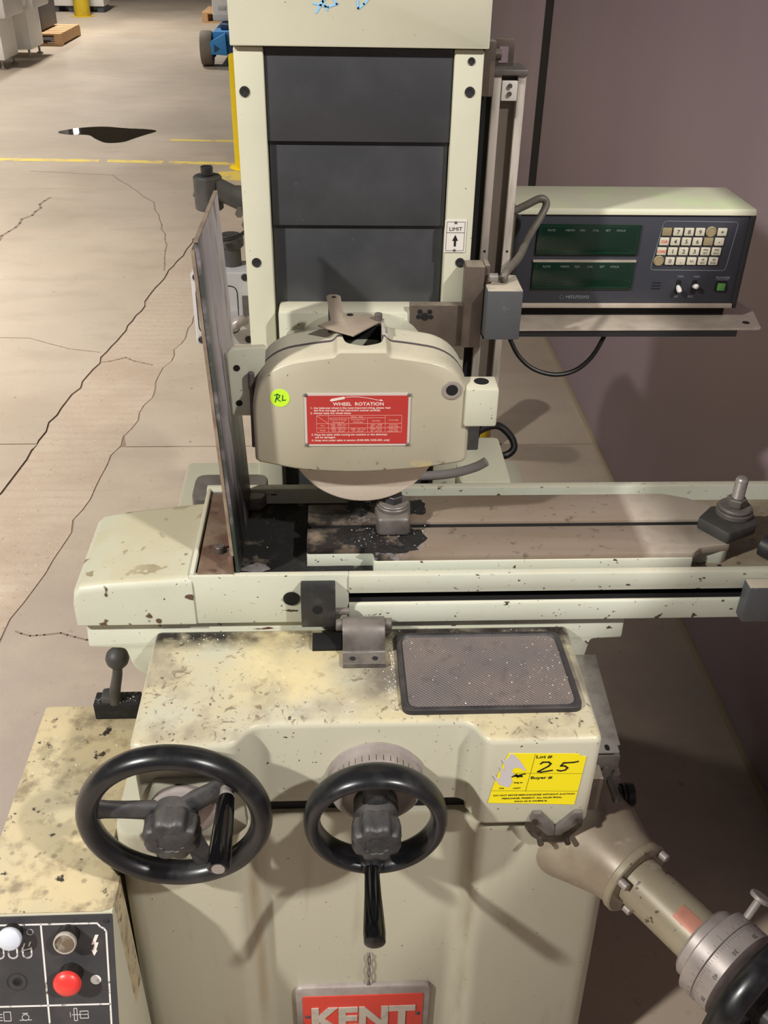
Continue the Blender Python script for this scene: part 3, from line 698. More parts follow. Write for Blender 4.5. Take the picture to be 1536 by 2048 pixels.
for a, b in zip(V, V[1:]):
    for i in range(8): tb.faces.new((a[i], a[i+1], b[i+1], b[i]))
bmesh.ops.solidify(tb, geom=tb.faces[:], thickness=.0006)
obj('copper_tag', tb, 'copper_tag', AR, 'copper coloured metal tag')
E1 = E0+ax*.120
DR = obj('elevating_dial', lathe([(.046, -.004), (.050, 0), (.050, .009), (.060, .013), (.060, .030), (.0590, .0308)], E1, ax, 64), 'dial_steel', GR, 'engraved steel dial rings')
obj('dial_ring', lathe([(.0590, .0314), (.0600, .0322), (.0600, .053), (.050, .057)], E1, ax, 64), 'dial_steel', DR)
bm = new()
for k in range(100):
    a = 2*math.pi*k/100; d = u_*math.cos(a)+v_*math.sin(a); ln = .008 if k % 10 == 0 else (.0055 if k % 5 == 0 else .0035)
    merge(bm, cyl(E1+ax*.033+d*.0600, E1+ax*(.033+ln)+d*.0600, .00025, seg=4))
    if k % 3 == 0: merge(bm, cyl(E1+ax*(.029-ln)+d*.0600, E1+ax*.029+d*.0600, .00025, seg=4))
obj('graduation', bm, 'ink_black', DR)
bm = new()
for k in range(0, 100, 10):
    a = 2*math.pi*k/100; d = u_*math.cos(a)+v_*math.sin(a); tg = -u_*math.sin(a)+v_*math.cos(a)
    merge(bm, text(F(E1+ax*.0505+d*.0601, tg, -ax), str(k), .0075, 0, 0, 0, .0003, 'CENTER'))
obj('dial_number', bm, 'ink_black', DR)
d = (u_*math.cos(math.radians(62))+v_*math.sin(math.radians(62)))
upd = Vector((.25, .1, .95)).normalized()
ts = E1+ax*.021+Vector((.036, .022, .040)); td = Vector((.5, .32, .80)).normalized()
obj('dial_lock_screw', join(cyl(ts, ts+td*.030, .005), cyl(ts+td*.030, ts+td*.036, .0135, bv=.001)), 'dial_steel', DR)
EW = E1+ax*.085
bm = rim(EW, ax, .088, .0135, .0165, 80, 16)
HW3 = obj('handwheel', bm, 'black_plastic', GR, 'black handwheel on the angled arm', 60)
obj('hub', lathe([(.024, -.03), (.030, -.02), (.030, .012), (.02, .016)], EW, ax, 32), 'knob_black', HW3)
for a in (80, 200, 320):
    a = math.radians(a); d = u_*math.cos(a)+v_*math.sin(a); tg = -u_*math.sin(a)+v_*math.cos(a); rings = []
    for t in (0, .5, 1):
        rings.append([EW+d*(.02+.062*t)+tg*.012*math.cos(q)+ax*.007*math.sin(q)-ax*.006*(1-t) for q in [2*math.pi*k/12 for k in range(12)]])
    obj('spoke', loft(rings), 'knob_black', HW3, None, 60)
obj('star_knob', lathe([(.03, .012), (.034, .02), (.03, .04), (.001, .042)], EW, ax, 40, True, lambda a: 1+.07*math.cos(7*a)), 'knob_black', HW3)

# ---- feed lever behind the control cabinet
# ---- column
CO = obj('column', box(-.126, .190, 1.352, 1.62, .60, 1.56, .004), 'paint_clean', GR)
for x0, x1 in ((-.1285, -.0905), (.1525, .1905)):
    obj('side_strip', box(x0, x1, 1.326, 1.354, .68, 1.5565, .0025), 'paint_clean', CO)
tp = rp([(-.131, 1.5585), (-.131, 1.69), (.195, 1.69), (.195, 1.5585)], [.002, .03, .03, .002], 6)
obj('column_cap', prism(tp, 'y', 1.318, 1.63, .004), 'paint_clean', CO)
for x0, x1, y, z0, z1 in ((-.0895, .1515, 1.331, 1.443, 1.556), (-.0885, .1505, 1.337, 1.330, 1.4445), (-.0875, .1495, 1.343, 1.208, 1.3315), (-.0865, .1485, 1.349, .70, 1.21)):
    obj('way_cover', box(x0, x1, y, y+.004, z0, z1, .0006), 'dark_cover', CO, 'dark sliding way cover')
bolt = join(ring((0, 0, 0), (0, -1, 0), .0036, .0066, .0012, 20), cyl((0, .001, 0), (0, -.0005, 0), .0036, seg=6))
bo = obj('socket_screw', bolt, 'stop_black', None); bo.parent = CO
pos = [(-.1165, 1.326, 1.5045), (.1745, 1.326, 1.507), (-.1135, 1.326, 1.2805), (.1755, 1.326, 1.2815), (.1742, 1.326, 1.5435)]
for i, p in enumerate(pos):
    q = bo if i == 0 else bo.copy()
    if i: COL.objects.link(q); q.parent = CO
    q.location = Vector(p)-GR.location
    if i == 4: q.scale = (.72, 1, .72)
# limit plate
lf = FRONT(0, 1.3258, 0)
LM = obj('limit_plate', plate(lf, rp(rect(.1515, 1.2965, .1815, 1.342), .001, 2), .0012), 'label_white', GR, 'small white LIMIT plate with an arrow')
lf = FRONT(0, 1.3245, 0)
obj('lettering', join(text(lf, 'LIMIT', .0075, .1665, 1.327, 0, .0003, 'CENTER', 0, 1.05), line(lf, [(.1545, 1.3245), (.1785, 1.3245)], .0004), line(lf, [(.1538, 1.2990), (.1792, 1.2990), (.1792, 1.3395), (.1538, 1.3395)], .0003, closed=True)), 'key_ink', LM)
obj('arrow', plate(lf, [(.1650, 1.305), (.1680, 1.305), (.1680, 1.313), (.1705, 1.313), (.1665, 1.3215), (.1625, 1.313), (.1650, 1.313)], .0003), 'ink_black', LM)
for z in (1.2995, 1.3385): obj('rivet', lathe([(.002, 0), (.0018, .0008), (.0005, .0012)], (.1662, 1.3245, z), (0, -1, 0), 10), 'dirty_steel', LM)
# chalk scrawl on the cap
cf = FRONT(0, 1.3178, 0)
obj('chalk_mark', join(line(cf, [(-.023, 1.597), (-.012, 1.612), (-.004, 1.625)], .0028), line(cf, [(-.026, 1.607), (-.008, 1.603), (.004, 1.607)], .0022), line(cf, [(-.016, 1.612), (-.009, 1.600)], .0025), line(cf, [(-.006, 1.618), (.003, 1.606)], .0022), line(cf, [(-.012, 1.626), (.010, 1.632)], .0022),
    line(cf, [(.027, 1.62), (.029, 1.602), (.036, 1.607), (.046, 1.617)], .0026), line(cf, [(.02, 1.628), (.04, 1.640)], .0022)), 'chalk_blue', GR)

obj('rear_light_blocker', join(cyl((.034, 1.62, 1.12), (.034, 1.98, 1.12), .105, seg=40, bv=.01), cyl((.034, 1.98, 1.12), (.034, 2.02, 1.12), .085, seg=40, bv=.01)), 'paint_clean', GR)  # unseen cylinders added behind the column to shade the right floor
# ---- wheelhead
obj('wheelhead_slide', box(-.0845, .1485, 1.300, 1.346, .98, 1.217, .004), 'paint', GR)
nr = []
for y, rx, zt, zb in ((1.30, .098, 1.217, 1.03), (1.285, .092, 1.219, 1.04), (1.26, .078, 1.222, 1.05), (1.22, .066, 1.226, 1.06), (1.17, .062, 1.232, 1.06), (1.155, .062, 1.236, 1.06)):
    c = (.034, (zt+zb)/2); hh = (zt-zb)/2
    nr.append([(c[0]+rx*math.copysign(abs(math.cos(a))**.7, math.cos(a)), y, c[1]+hh*math.copysign(abs(math.sin(a))**.7, math.sin(a))) for a in [2*math.pi*k/40 for k in range(40)]])
obj('spindle_housing', loft(nr), 'paint', GR, 'dusty cast spindle housing', 60)
lg = rp([(-.070, 1.17), (-.074, 1.29), (-.02, 1.29), (-.015, 1.17)], .02)
LG = obj('housing_lug', prism(lg, 'z', 1.16, 1.196, .004), 'paint', GR)
obj('lug_hole', cyl((-.040, 1.222, 1.19), (-.040, 1.222, 1.1968), .016), 'black_hole', LG)

# wheel guard: front cover and rear half with a dark seam between
gx = .030
top_pts = [(-.139, 1.10), (-.1385, 1.18), (-.131, 1.209), (-.116, 1.228), (-.095, 1.239), (-.06, 1.245), (-.036, 1.248), (-.030, 1.255), (.030, 1.255), (.036, 1.248), (.06, 1.245), (.095, 1.239), (.116, 1.228), (.131, 1.209), (.1385, 1.18), (.139, 1.10)]
bot_pts = [(.136, 1.0955), (.08, 1.0855), (-.01, 1.0795), (-.083, 1.0845), (-.136, 1.0975)]
outl = [(gx+x, z) for x, z in top_pts+bot_pts]
outl = rp(outl, [.004, .02, .014, .014, .012, .01, .004, .002, .002, .004, .01, .012, .014, .014, .02, .004, .006, .02, .03, .02, .006], 3)
def shrink(pts, k, dz=0):
    cx = sum(p[0] for p in pts)/len(pts); cz = sum(p[1] for p in pts)/len(pts)
    return [(cx+(p[0]-cx)*k, cz+(p[1]-cz)*(k)+dz) for p in pts]
def gring(y, k): return [(p[0], y, p[1]) for p in shrink(outl, k)]
front = loft([gring(1.120, .985), gring(1.1195, 1.0), gring(1.092, 1.0), gring(1.082, .992), gring(1.077, .975), gring(1.0752, .95)])
rear = loft([gring(1.170, .97), gring(1.166, .995), gring(1.160, 1.0), gring(1.124, 1.0), gring(1.1235, .985)])
hole = prism(rp([(.006, 1.160), (.006, 1.118), (.010, 1.098), (.032, 1.0885), (.054, 1.098), (.058, 1.118), (.058, 1.160)], .008), 'z', 1.12, 1.30)
hole2 = prism(rp([(.006, 1.160), (.006, 1.118), (.010, 1.098), (.032, 1.0885), (.054, 1.098), (.058, 1.118), (.058, 1.160)], .008), 'z', 1.12, 1.30)
cav = cyl((gx+.004, 1.0985, 1.116), (gx+.004, 1.121, 1.116), .106, seg=48)
cav2 = cyl((gx+.004, 1.121, 1.116), (gx+.004, 1.150, 1.116), .106, seg=48)
front = cut(cut(front, hole), cav); rear = cut(cut(rear, hole2), cav2)
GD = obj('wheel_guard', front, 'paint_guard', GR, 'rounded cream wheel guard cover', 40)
obj('guard_back', rear, 'paint', GD, None, 40)
seam = loft([gring(1.1255, .99), gring(1.1250, 1.0015), gring(1.1185, 1.0015), gring(1.1180, .99)])
hole3 = prism([(.006, 1.165), (.006, 1.08), (.058, 1.08), (.058, 1.165)], 'z', 1.0, 1.30); cav3 = cyl((gx+.004, 1.11, 1.116), (gx+.004, 1.13, 1.116), .105, seg=48)
obj('seam_gasket', cut(cut(seam, hole3), cav3), 'seam', GD)
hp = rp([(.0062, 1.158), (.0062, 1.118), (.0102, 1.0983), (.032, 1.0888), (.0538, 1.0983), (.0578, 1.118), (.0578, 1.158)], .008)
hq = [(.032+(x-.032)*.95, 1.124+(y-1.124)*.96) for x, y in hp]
obj('opening_shade', cut(prism(hp, 'z', 1.2175, 1.2535), prism(hq, 'z', 1.2205, 1.26)), 'black_hole', GD)  # black shell painting the dark inside the guard opening
obj('opening_liner', join(box(.0005, .0065, 1.122, 1.140, 1.235, 1.2535, .001), box(.0575, .0635, 1.122, 1.152, 1.235, 1.2545, .001)), 'aluminium', GD)
# sight hole on the right, hinge flange, lug
SH = obj('oil_hole', ring((.1425, 1.0762, 1.2015), (0, -1, 0), .0075, .0125, .0025, 32, .0008), 'dial_steel', GD)
obj('hole_dark', cyl((.1425, 1.078, 1.2015), (.1425, 1.0745, 1.2015), .0076), 'black_hole', SH)
fg = rp([(-.137, 1.148), (-.139, 1.236), (-.132, 1.241), (-.09, 1.243), (-.098, 1.148)], .004)
FG = obj('guard_flange', prism(fg, 'y', 1.112, 1.124, .002), 'paint', GD)
for z in (1.2155, 1.1665): obj('flange_hole', join(cyl((-.1275, 1.114, z), (-.1275, 1.1113, z), .0042)), 'black_hole', FG)
obj('hinge_pin', join(cyl((-.1115, 1.108, 1.105), (-.1095, 1.106, 1.212), .0028), cyl((-.1100, 1.105, 1.190), (-.1093, 1.105, 1.213), .0042, bv=.001)), 'seam', GD)
LU = obj('guard_lug', box(.160, .2015, 1.070, 1.110, 1.152, 1.205, .003), 'paint', GD)
obj('lug_hole', join(cyl((.1815, 1.093, 1.200), (.1815, 1.093, 1.2056), .0095)), 'black_hole', LU)
# instruction plate
pf = FRONT(0, 1.0752, 0)
IP = obj('instruction_plate', plate(pf, rect(-.0425, 1.1235, .0910, 1.1980), .0012), 'plate_silver', GR, 'red and silver WHEEL ROTATION instruction plate')
pf = FRONT(0, 1.0740, 0)
obj('plate_field', plate(pf, rect(-.0395, 1.1265, .0880, 1.1950), .0003), 'red_plate', IP)
pf = FRONT(0, 1.0737, 0)
tl = lambda s, x, y, size=.0036, sx=1.1: text(pf, s, size, x, y, 0, .0002, 'LEFT', .00005, sx)
obj('lettering', join(text(pf, 'WHEEL  ROTATION', .0062, .0255, 1.1815, 0, .0002, 'CENTER', .0001, 1.15),
    tl('1. Use balanced wheel is the most important thing, please read', -.0350, 1.1770), tl('the first red page of the instruction manual carefully.', -.0305, 1.1735),
    tl('2. Always keep the wheel sharp.', -.0350, 1.1697), tl('3. Float the table while moving the machine or the slideways', -.0345, 1.1390), tl('will be damaged.', -.0300, 1.1352), tl('4. Keep wire under table in tension (KGS-200, KGS-250, only)', -.0345, 1.1308)), 'print_white', IP)
tb_ = []
for x0, y0, x1, y1 in ((-.0275, 1.1435, .0805, 1.1435), (-.0275, 1.1675, .0805, 1.1675), (-.0125, 1.1640, .0595, 1.1640), (-.0275, 1.1560, .0805, 1.1560), (-.0275, 1.1497, .0805, 1.1497),
                       (-.0275, 1.1435, -.0275, 1.1675), (.0805, 1.1435, .0805, 1.1675), (-.0125, 1.1435, -.0125, 1.1675), (.0595, 1.1435, .0595, 1.1675), (.0130, 1.1435, .0130, 1.1640), (.0370, 1.1435, .0370, 1.1640), (-.0275, 1.1675, -.0125, 1.1560)):
    tb_.append(line(pf, [(x0, y0), (x1, y1)], .00035, .0002))
obj('table_rule', join(*tb_), 'print_pink', IP)
tt = lambda s, x, y: text(pf, s, .0026, x, y, 0, .0002, 'CENTER', 0, 1.1)
obj('table_text', join(tt('Down   feed', .0235, 1.1648), tt('Precision & Rough', .0, 1.1608), tt('Grinding feed', .0, 1.1572), tt('Finishing & Fine', .025, 1.1608), tt('Finish feed', .025, 1.1572), tt('Side feed', .048, 1.159), tt('Cross feed', .070, 1.160), tt('Fine', -.02, 1.152), tt('Rough', -.02, 1.1457),
    tt('.0002 - .0005 inch', .0, 1.1532), tt('.005 - .012 mm', .0, 1.1505), tt('.0005 - .002 inch', .0, 1.147), tt('.012 - .05 mm', .0, 1.1443), tt('.0005 - .001 inch', .025, 1.147), tt('.01 - .02 mm', .025, 1.1443), tt('.0002 - .0008', .048, 1.1532), tt('.005 - .02 mm', .048, 1.1505), tt('.0008 - .0016', .048, 1.147), tt('.02 - .04 mm', .048, 1.1443), tt('Side feed', .07, 1.1532), tt('wheel width', .07, 1.1505), tt('Side feed', .07, 1.147), tt('wheel width', .07, 1.1443)), 'print_pink', IP)
arc = [(-.008+.062*t, 1.1905+.0030*math.sin(math.pi*min(1, t*1.05))-.0045*max(0, t-.55)) for t in [k/14 for k in range(15)]]
obj('rotation_arrow', join(line(pf, arc, .0005), plate(pf, [(-.0105, 1.1885), (-.0085, 1.1872), (.0085, 1.1908), (.0075, 1.1938), (-.0085, 1.1908)], .0002), plate(pf, [(.0565, 1.1878), (.0530, 1.1902), (.0522, 1.1878)], .0002)), 'print_white', IP)
for x in (-.0405, .0890):
    for z in (1.1255, 1.1960): obj('rivet', lathe([(.0026, 0), (.0024, .001), (.0012, .0018), (.0002, .002)], (x, 1.0742, z), (0, -1, 0), 14), 'dirty_steel', IP)
DS = obj('inspection_dot', cyl((-.0725, 1.0754, 1.1915), (-.0725, 1.0748, 1.1915), .0122, seg=36), 'sticker_green', GR, 'round neon green sticker marked RL')
rf = FRONT(0, 1.0748, 0)
obj('lettering', join(line(rf, [(-.0785, 1.1865), (-.0755, 1.1965)], .0013), line(rf, [(-.0790, 1.1955), (-.0755, 1.1972), (-.0725, 1.1955), (-.0735, 1.1925), (-.0770, 1.1910)], .0012), line(rf, [(-.0765, 1.1910), (-.0720, 1.1872)], .0012), line(rf, [(-.0688, 1.1955), (-.0695, 1.1885), (-.0655, 1.1890)], .0012)), 'ink_green', DS)
# grinding wheel
obj('grinding_wheel', lathe([(.012, 0), (.098, 0), (.100, .0015), (.100, .0175), (.098, .019), (.012, .019)], (.034, 1.128, 1.1165), (0, -1, 0), 96), 'wheel_stone', GR, 'off-white abrasive grinding wheel', 50)
obj('wheel_arbor', cyl((.034, 1.16, 1.1165), (.034, 1.102, 1.1165), .03), 'steel', GR)
# pointer plate on the guard
PT = obj('dresser_plate', prism([(-.0250, 1.1385), (.0195, 1.1050), (.0605, 1.1600), (.042, 1.178), (.0085, 1.170), (.0045, 1.243), (-.001, 1.249), (-.010, 1.249), (-.0145, 1.243), (-.0085, 1.155)], 'z', 1.2600, 1.2622, .0004), 'pointer_steel', GR, 'flat steel dresser plate with pointed front')
obj('plate_hole', join(cyl((.0165, 1.1735, 1.2615), (.0165, 1.1735, 1.2625), .0045), cyl((-.0045, 1.238, 1.2615), (-.0045, 1.238, 1.2625), .0032)), 'black_hole', PT)
obj('cap_screw', join(cyl((.0525, 1.1555, 1.2622), (.0525, 1.1555, 1.2712), .0050, bv=.0005), cyl((.0525, 1.1555, 1.271), (.0525, 1.1555, 1.2716), .0025, seg=6)), 'dirty_steel', PT)
obj('support_post', box(.0560, .0605, 1.128, 1.158, 1.235, 1.2602, .0006), 'aluminium', PT)
obj('support_block', box(-.012, .002, 1.15, 1.22, 1.20, 1.2602, .001), 'dirty_steel', PT)
# ---- reader bracket and linear scale
BR = obj('reader_arm', box(.104, .188, 1.296, 1.312, 1.166, 1.2285, .001), 'brown_steel', GR, 'brown steel arm carrying the scale reader')
for x, z, r in ((.1255, 1.2115, .0058), (.1185, 1.2190, .0036), (.1325, 1.2190, .0036), (.1165, 1.2115, .0034), (.1345, 1.2112, .0034)):
    obj('screw_hole', cyl((x, 1.298, z), (x, 1.2955, z), r), 'black_hole', BR)
obj('arm_upright', box(.180, .2065, 1.286, 1.316, 1.168, 1.2885, .001), 'brown_steel', BR)
obj('arm_plate', box(.2068, .214, 1.290, 1.322, 1.185, 1.289, .001), 'brown_steel', BR)
RD = obj('scale_reader', box(.2085, .2585, 1.262, 1.330, 1.190, 1.2625, .002), 'reader_grey', GR, 'grey square scale reader head')
obj('reader_screw', join(cyl((.216, 1.30, 1.262), (.216, 1.30, 1.2665), .004), cyl((.2215, 1.318, 1.262), (.2215, 1.318, 1.265), .0035), cyl((.212, 1.283, 1.2745), (.224, 1.283, 1.2745), .006)), 'steel', RD)
obj('reader_foot', box(.212, .226, 1.295, 1.32, 1.178, 1.190), 'black_hole', RD)
SL = obj('linear_scale', join(box(.2105, .2215, 1.366, 1.40, 1.045, 1.522, .001), box(.2435, .2545, 1.366, 1.40, 1.045, 1.522, .001), box(.2105, .2545, 1.380, 1.42, 1.045, 1.522, .001)), 'aluminium', GR, 'long upright aluminium measuring scale')
obj('scale_channel', box(.221, .244, 1.3775, 1.3805, 1.045, 1.520), 'scale_slot', SL)
obj('end_cap', box(.2095, .2555, 1.362, 1.425, 1.522, 1.529, .001), 'dirty_steel', SL)
obj('end_clip', box(.2225, .2435, 1.3655, 1.374, 1.490, 1.515, .001), 'label_white', SL)
for z in (1.499, 1.509): obj('clip_screw', cyl((.2330, 1.366, z), (.2330, 1.3625, z), .003, seg=12), 'dirty_steel', SL)
for x in (.2160, .2490): obj('clip_screw', cyl((x, 1.3665, 1.285), (x, 1.3655, 1.285), .0018, seg=10), 'black_hole', SL)
obj('top_mount', join(box(.1915, .2065, 1.335, 1.40, 1.500, 1.566, .001), cyl((.2065, 1.37, 1.546), (.2185, 1.37, 1.546), .007), box(.2065, .240, 1.395, 1.40, 1.529, 1.562, .0005)), 'brown_steel', SL)
obj('top_window', box(.2195, .232, 1.3940, 1.396, 1.533, 1.553), 'wall_panel', SL)
obj('scale_back_bar', box(.1985, .2095, 1.375, 1.42, 1.06, 1.51), 'black_hole', SL)

# ---- left bracket, junction box, gland
BB = obj('pivot_bracket', join(cyl((-.184, 1.41, 1.332), (-.184, 1.41, 1.379), .0205, bv=.002, seg=32), loft([[(-.170, 1.405+.014*math.cos(a), 1.362+.017*math.sin(a)) for a in [2*math.pi*k/16 for k in range(16)]], [(-.145, 1.405+.012*math.cos(a), 1.350+.017*math.sin(a)) for a in [2*math.pi*k/16 for k in range(16)]], [(-.122, 1.405+.016*math.cos(a), 1.340+.027*math.sin(a)) for a in [2*math.pi*k/16 for k in range(16)]]])), 'cast_iron', GR, 'dark grey cast pivot bracket')
obj('pivot_pin', join(cyl((-.184, 1.41, 1.379), (-.184, 1.41, 1.392), .0088, bv=.001), cyl((-.184, 1.41, 1.322), (-.184, 1.41, 1.333), .004)), 'stop_black', BB)
obj('bracket_bolt', join(cyl((-.138, 1.388, 1.336), (-.138, 1.37, 1.336), .006, seg=6), cyl((-.130, 1.385, 1.32), (-.130, 1.37, 1.32), .006, seg=6), cyl((-.206, 1.41, 1.352), (-.2, 1.41, 1.352), .003)), 'dirty_steel', BB)
JB_ = obj('junction_box', prism(rp(rect(-.2175, 1.131, -.128, 1.246), .005), 'y', 1.385, 1.44, .002), 'junction_silver', GR, 'bright silver junction box beside the column')
for x, z in ((-.209, 1.2385), (-.209, 1.1395), (-.137, 1.2385), (-.137, 1.1395)):
    obj('cross_screw', join(cyl((x, 1.3855, z), (x, 1.3825, z), .0055, bv=.0008, seg=16)), 'stop_black', JB_)
obj('cover_groove', line(FRONT(0, 1.385, 0), rp(rect(-.2115, 1.150, -.150, 1.225), .012, 5), .0014, .0006, 0, True), 'stop_black', JB_)
for z in (1.2085, 1.1745): obj('cover_rivet', cyl((-.2065, 1.3855, z), (-.2065, 1.3835, z), .003, seg=12), 'dirty_steel', JB_)
obj('data_plate', box(-.143, -.131, 1.3835, 1.3855, 1.178, 1.21), 'dirty_steel', JB_)
obj('conduit_elbow', tube([(-.172, 1.37, 1.158), (-.155, 1.362, 1.172), (-.145, 1.365, 1.178), (-.143, 1.38, 1.172)], .008, 12), 'dial_steel', JB_)
obj('cable_gland', join(cyl((-.158, 1.42, 1.246), (-.158, 1.42, 1.272), .014), cyl((-.158, 1.42, 1.272), (-.158, 1.42, 1.292), .019, bv=.004)), 'cast_iron', JB_)
obj('cable_stub', tube([(-.175, 1.39, 1.292), (-.155, 1.39, 1.294), (-.138, 1.395, 1.300), (-.125, 1.40, 1.312)], .0028, 8), 'cable_black', JB_)
# ---- hose and rear electrics
obj('coolant_hose', tube([(-.02, 1.262, .972), (.06, 1.262, .968), (.117, 1.26, .966), (.170, 1.258, .971), (.208, 1.256, .983), (.226, 1.254, .995)], .0072, 12), 'hose_grey', GR, 'grey coolant hose behind the wheel')
obj('rear_box', prism(rp(rect(.20, 1.34, .288, 1.50), .012), 'z', .60, .905, .006), 'paint_clean', GR)
obj('rear_bracket', box(.20, .245, 1.45, 1.60, .60, .96, .004), 'cast_iron', GR)

# ================================================================ CONTROL CABINET
CB = thing('control_cabinet', 'oil-stained cream control cabinet with black push-button panel beside the grinder', 'cabinet', (-.38, .87, 0))
xy = [(-.467, .752), (-.292, .752), (-.292, .800), (-.312, .822), (-.312, 1.118), (-.467, 1.118)]
obj('cabinet_top', prism(rp(xy, [.006, .014, .004, .004, .004, .006], 3), 'z', .40, .630, .003), 'paint_cabinet', CB)
cp = [(.752, .6285), (.758, .6285), (.805, .6285), (.805, 0), (.63, 0), (.63, .33)]
obj('cabinet_body', prism(cp, 'x', -.467, -.2930, .0015), 'paint_base', CB)
obj('cabinet_side', box(-.467, -.327, .80, 1.08, 0, .41, .002), 'paint_base', CB)
e = math.radians(22)
PF = F((0, .7515, .6295), (1, 0, 0), (0, math.sin(e), math.cos(e)), 1.09)
CPN = obj('control_panel', plate(PF, rp(rect(-.428, -.285, -.2685, -.003), .002, 2), .0025, .0005), 'panel_black', CB, 'black printed push-button panel')
PF2 = F(PF.p(0, 0, .003), PF.u, PF.v, 1.09)
obj('panel_line', join(line(PF2, [(-.43, -.0125), (-.2865, -.0135), (-.2825, -.0185), (-.2790, -.0205), (-.2765, -.0245), (-.2775, -.30)], .0021, .0003), line(PF2, [(-.351, -.0125), (-.3475, -.29)], .0021, .0003), line(PF2, [(-.43, -.1195), (-.277, -.1205)], .0021, .0003)), 'panel_line', CPN)
obj('panel_screw', lathe([(.004, 0), (.003, .0015), (.0005, .002)], PF2.p(-.2755, -.0105), PF.w, 12), 'stop_black', CPN)
# white selector, start button, red stop
def btn(x, v, prof, mat, name, label, base_r, base_h):
    b = obj(name, lathe([(r, h) for r, h in prof], PF2.p(x, v), PF.w, 40), mat, CPN, label, 50)
    obj('button_collar', lathe([(base_r, 0), (base_r, base_h*.8), (base_r*.94, base_h)], PF2.p(x, v), PF.w, 36), 'button_base', b)
    return b
btn(-.3830, -.0215, [(.0138, .010), (.0150, .012), (.0150, .017), (.0135, .0185), (.0001, .019)], 'button_white', 'selector_button', 'white round push button', .0125, .011)
b = btn(-.3195, -.0265, [(.0128, .014), (.0132, .0205), (.0120, .0205), (.0115, .0185), (.0001, .0190)], 'button_dirty', 'push_button', 'grimy push button with chrome ring', .0142, .015)
obj('bezel_ring', ring(PF2.p(-.3195, -.0265, .0145), PF.w, .0121, .0142, .0065, 40, .0008), 'aluminium', b)
btn(-.3195, -.0775, [(.0120, .014), (.0175, .019), (.0178, .0215), (.0150, .0255), (.0080, .0282), (.0001, .029)], 'button_red', 'emergency_stop', 'red mushroom stop button', .0150, .016)
obj('key_switch', join(ring(PF2.p(-.3835, -.0875), PF.w, .0118, .0128, .0006, 36), ring(PF2.p(-.3835, -.0875), PF.w, .0042, .0062, .0008, 24)), 'stop_black', CPN)
obj('key_hole', lathe([(.0042, 0), (.0001, .0004)], PF2.p(-.3835, -.0875), PF.w, 20), 'black_hole', CPN)
def circ(x, y, r, n=20, a0=0, a1=360): return [(x+r*math.cos(math.radians(a0+(a1-a0)*k/n)), y+r*math.sin(math.radians(a0+(a1-a0)*k/n))) for k in range(n+1)]
mags = []
for mx in (-.401, -.3855, -.3690):
    mags.append(line(PF2, [(mx-.0050, -.043), (mx-.0050, -.050)]+circ(mx, -.051, .0050, 10, 180, 360)+[(mx+.0050, -.050), (mx+.0050, -.043)], .0018, .0003))
mags.append(line(PF2, [(-.3755, -.0465), (-.3635, -.0435)], .0012, .0003)); mags.append(line(PF2, [(-.373, -.042), (-.3715, -.0375)], .0012, .0003)); mags.append(line(PF2, [(-.3665, -.0405), (-.3645, -.0355)], .0012, .0003))
mags.append(line(PF2, circ(-.3640, -.0225, .0036, 16), .0005, .0003))
obj('magnet_symbol', join(*mags), 'panel_line', CPN)
obj('flash_symbol', plate(PF2, [(-.2895, -.0285), (-.2945, -.0410), (-.2910, -.0410), (-.2935, -.0485), (-.2950, -.0480), (-.2920, -.0560), (-.2880, -.0490), (-.2895, -.0485), (-.2860, -.0385), (-.2895, -.0385), (-.2855, -.0285)], .0003), 'print_white', CPN)
obj('stop_symbol', plate(PF2, circ(-.2920, -.0875, .0062, 24)[:-1], .0003), 'panel_line', CPN)
obj('motor_symbol', join(line(PF2, rect(-.3200, -.1415, -.3165, -.1250), .0006, .0003, 0, True), line(PF2, rect(-.3130, -.1385, -.3035, -.1290), .0006, .0003, 0, True), line(PF2, [(-.3225, -.1335), (-.3035, -.1335)], .0005, .0003),
    line(PF2, [(-.3245, -.137), (-.3245, -.130)], .0005, .0003), line(PF2, circ(-.3770, -.1350, .0040, 16), .0006, .0003), line(PF2, [(-.3840, -.1385), (-.3700, -.1385)], .0006, .0003), line(PF2, [(-.3800, -.1295), (-.3740, -.1295)], .0006, .0003),
    line(PF2, rect(-.4020, -.1390, -.3940, -.1270), .0006, .0003, 0, True), line(PF2, [(-.4080, -.1300), (-.4040, -.1300)], .0006, .0003), line(PF2, [(-.4080, -.1340), (-.4040, -.1340)], .0006, .0003), line(PF2, [(-.4080, -.1380), (-.4040, -.1380)], .0006, .0003)), 'panel_line', CPN)

# feed lever on the back corner of the cabinet
obj('lever_box', box(-.383, -.313, 1.087, 1.116, .6305, .662, .002), 'grime', CB, 'black chip-covered lever plate')
LV = obj('feed_lever', tube([(-.3505, 1.095, .660), (-.3475, 1.095, .684), (-.3395, 1.0955, .718), (-.3365, 1.096, .744)], [.0094, .0068], 12), 'cast_iron', CB, 'small grey ball-ended lever')
obj('ball_knob', lathe([(.0001, 0), (.010, .0033), (.0157, .011), (.0177, .0188), (.0157, .0276), (.010, .0342), (.0001, .0375)], (-.3365, 1.094, .732), (.08, 0, 1), 28), 'cast_iron', LV)
obj('lever_foot', prism(rp([(-.370, 1.0885), (-.351, 1.0875), (-.3445, 1.104), (-.3555, 1.115), (-.371, 1.112)], .004), 'z', .662, .673, .002), 'cast_iron', LV)

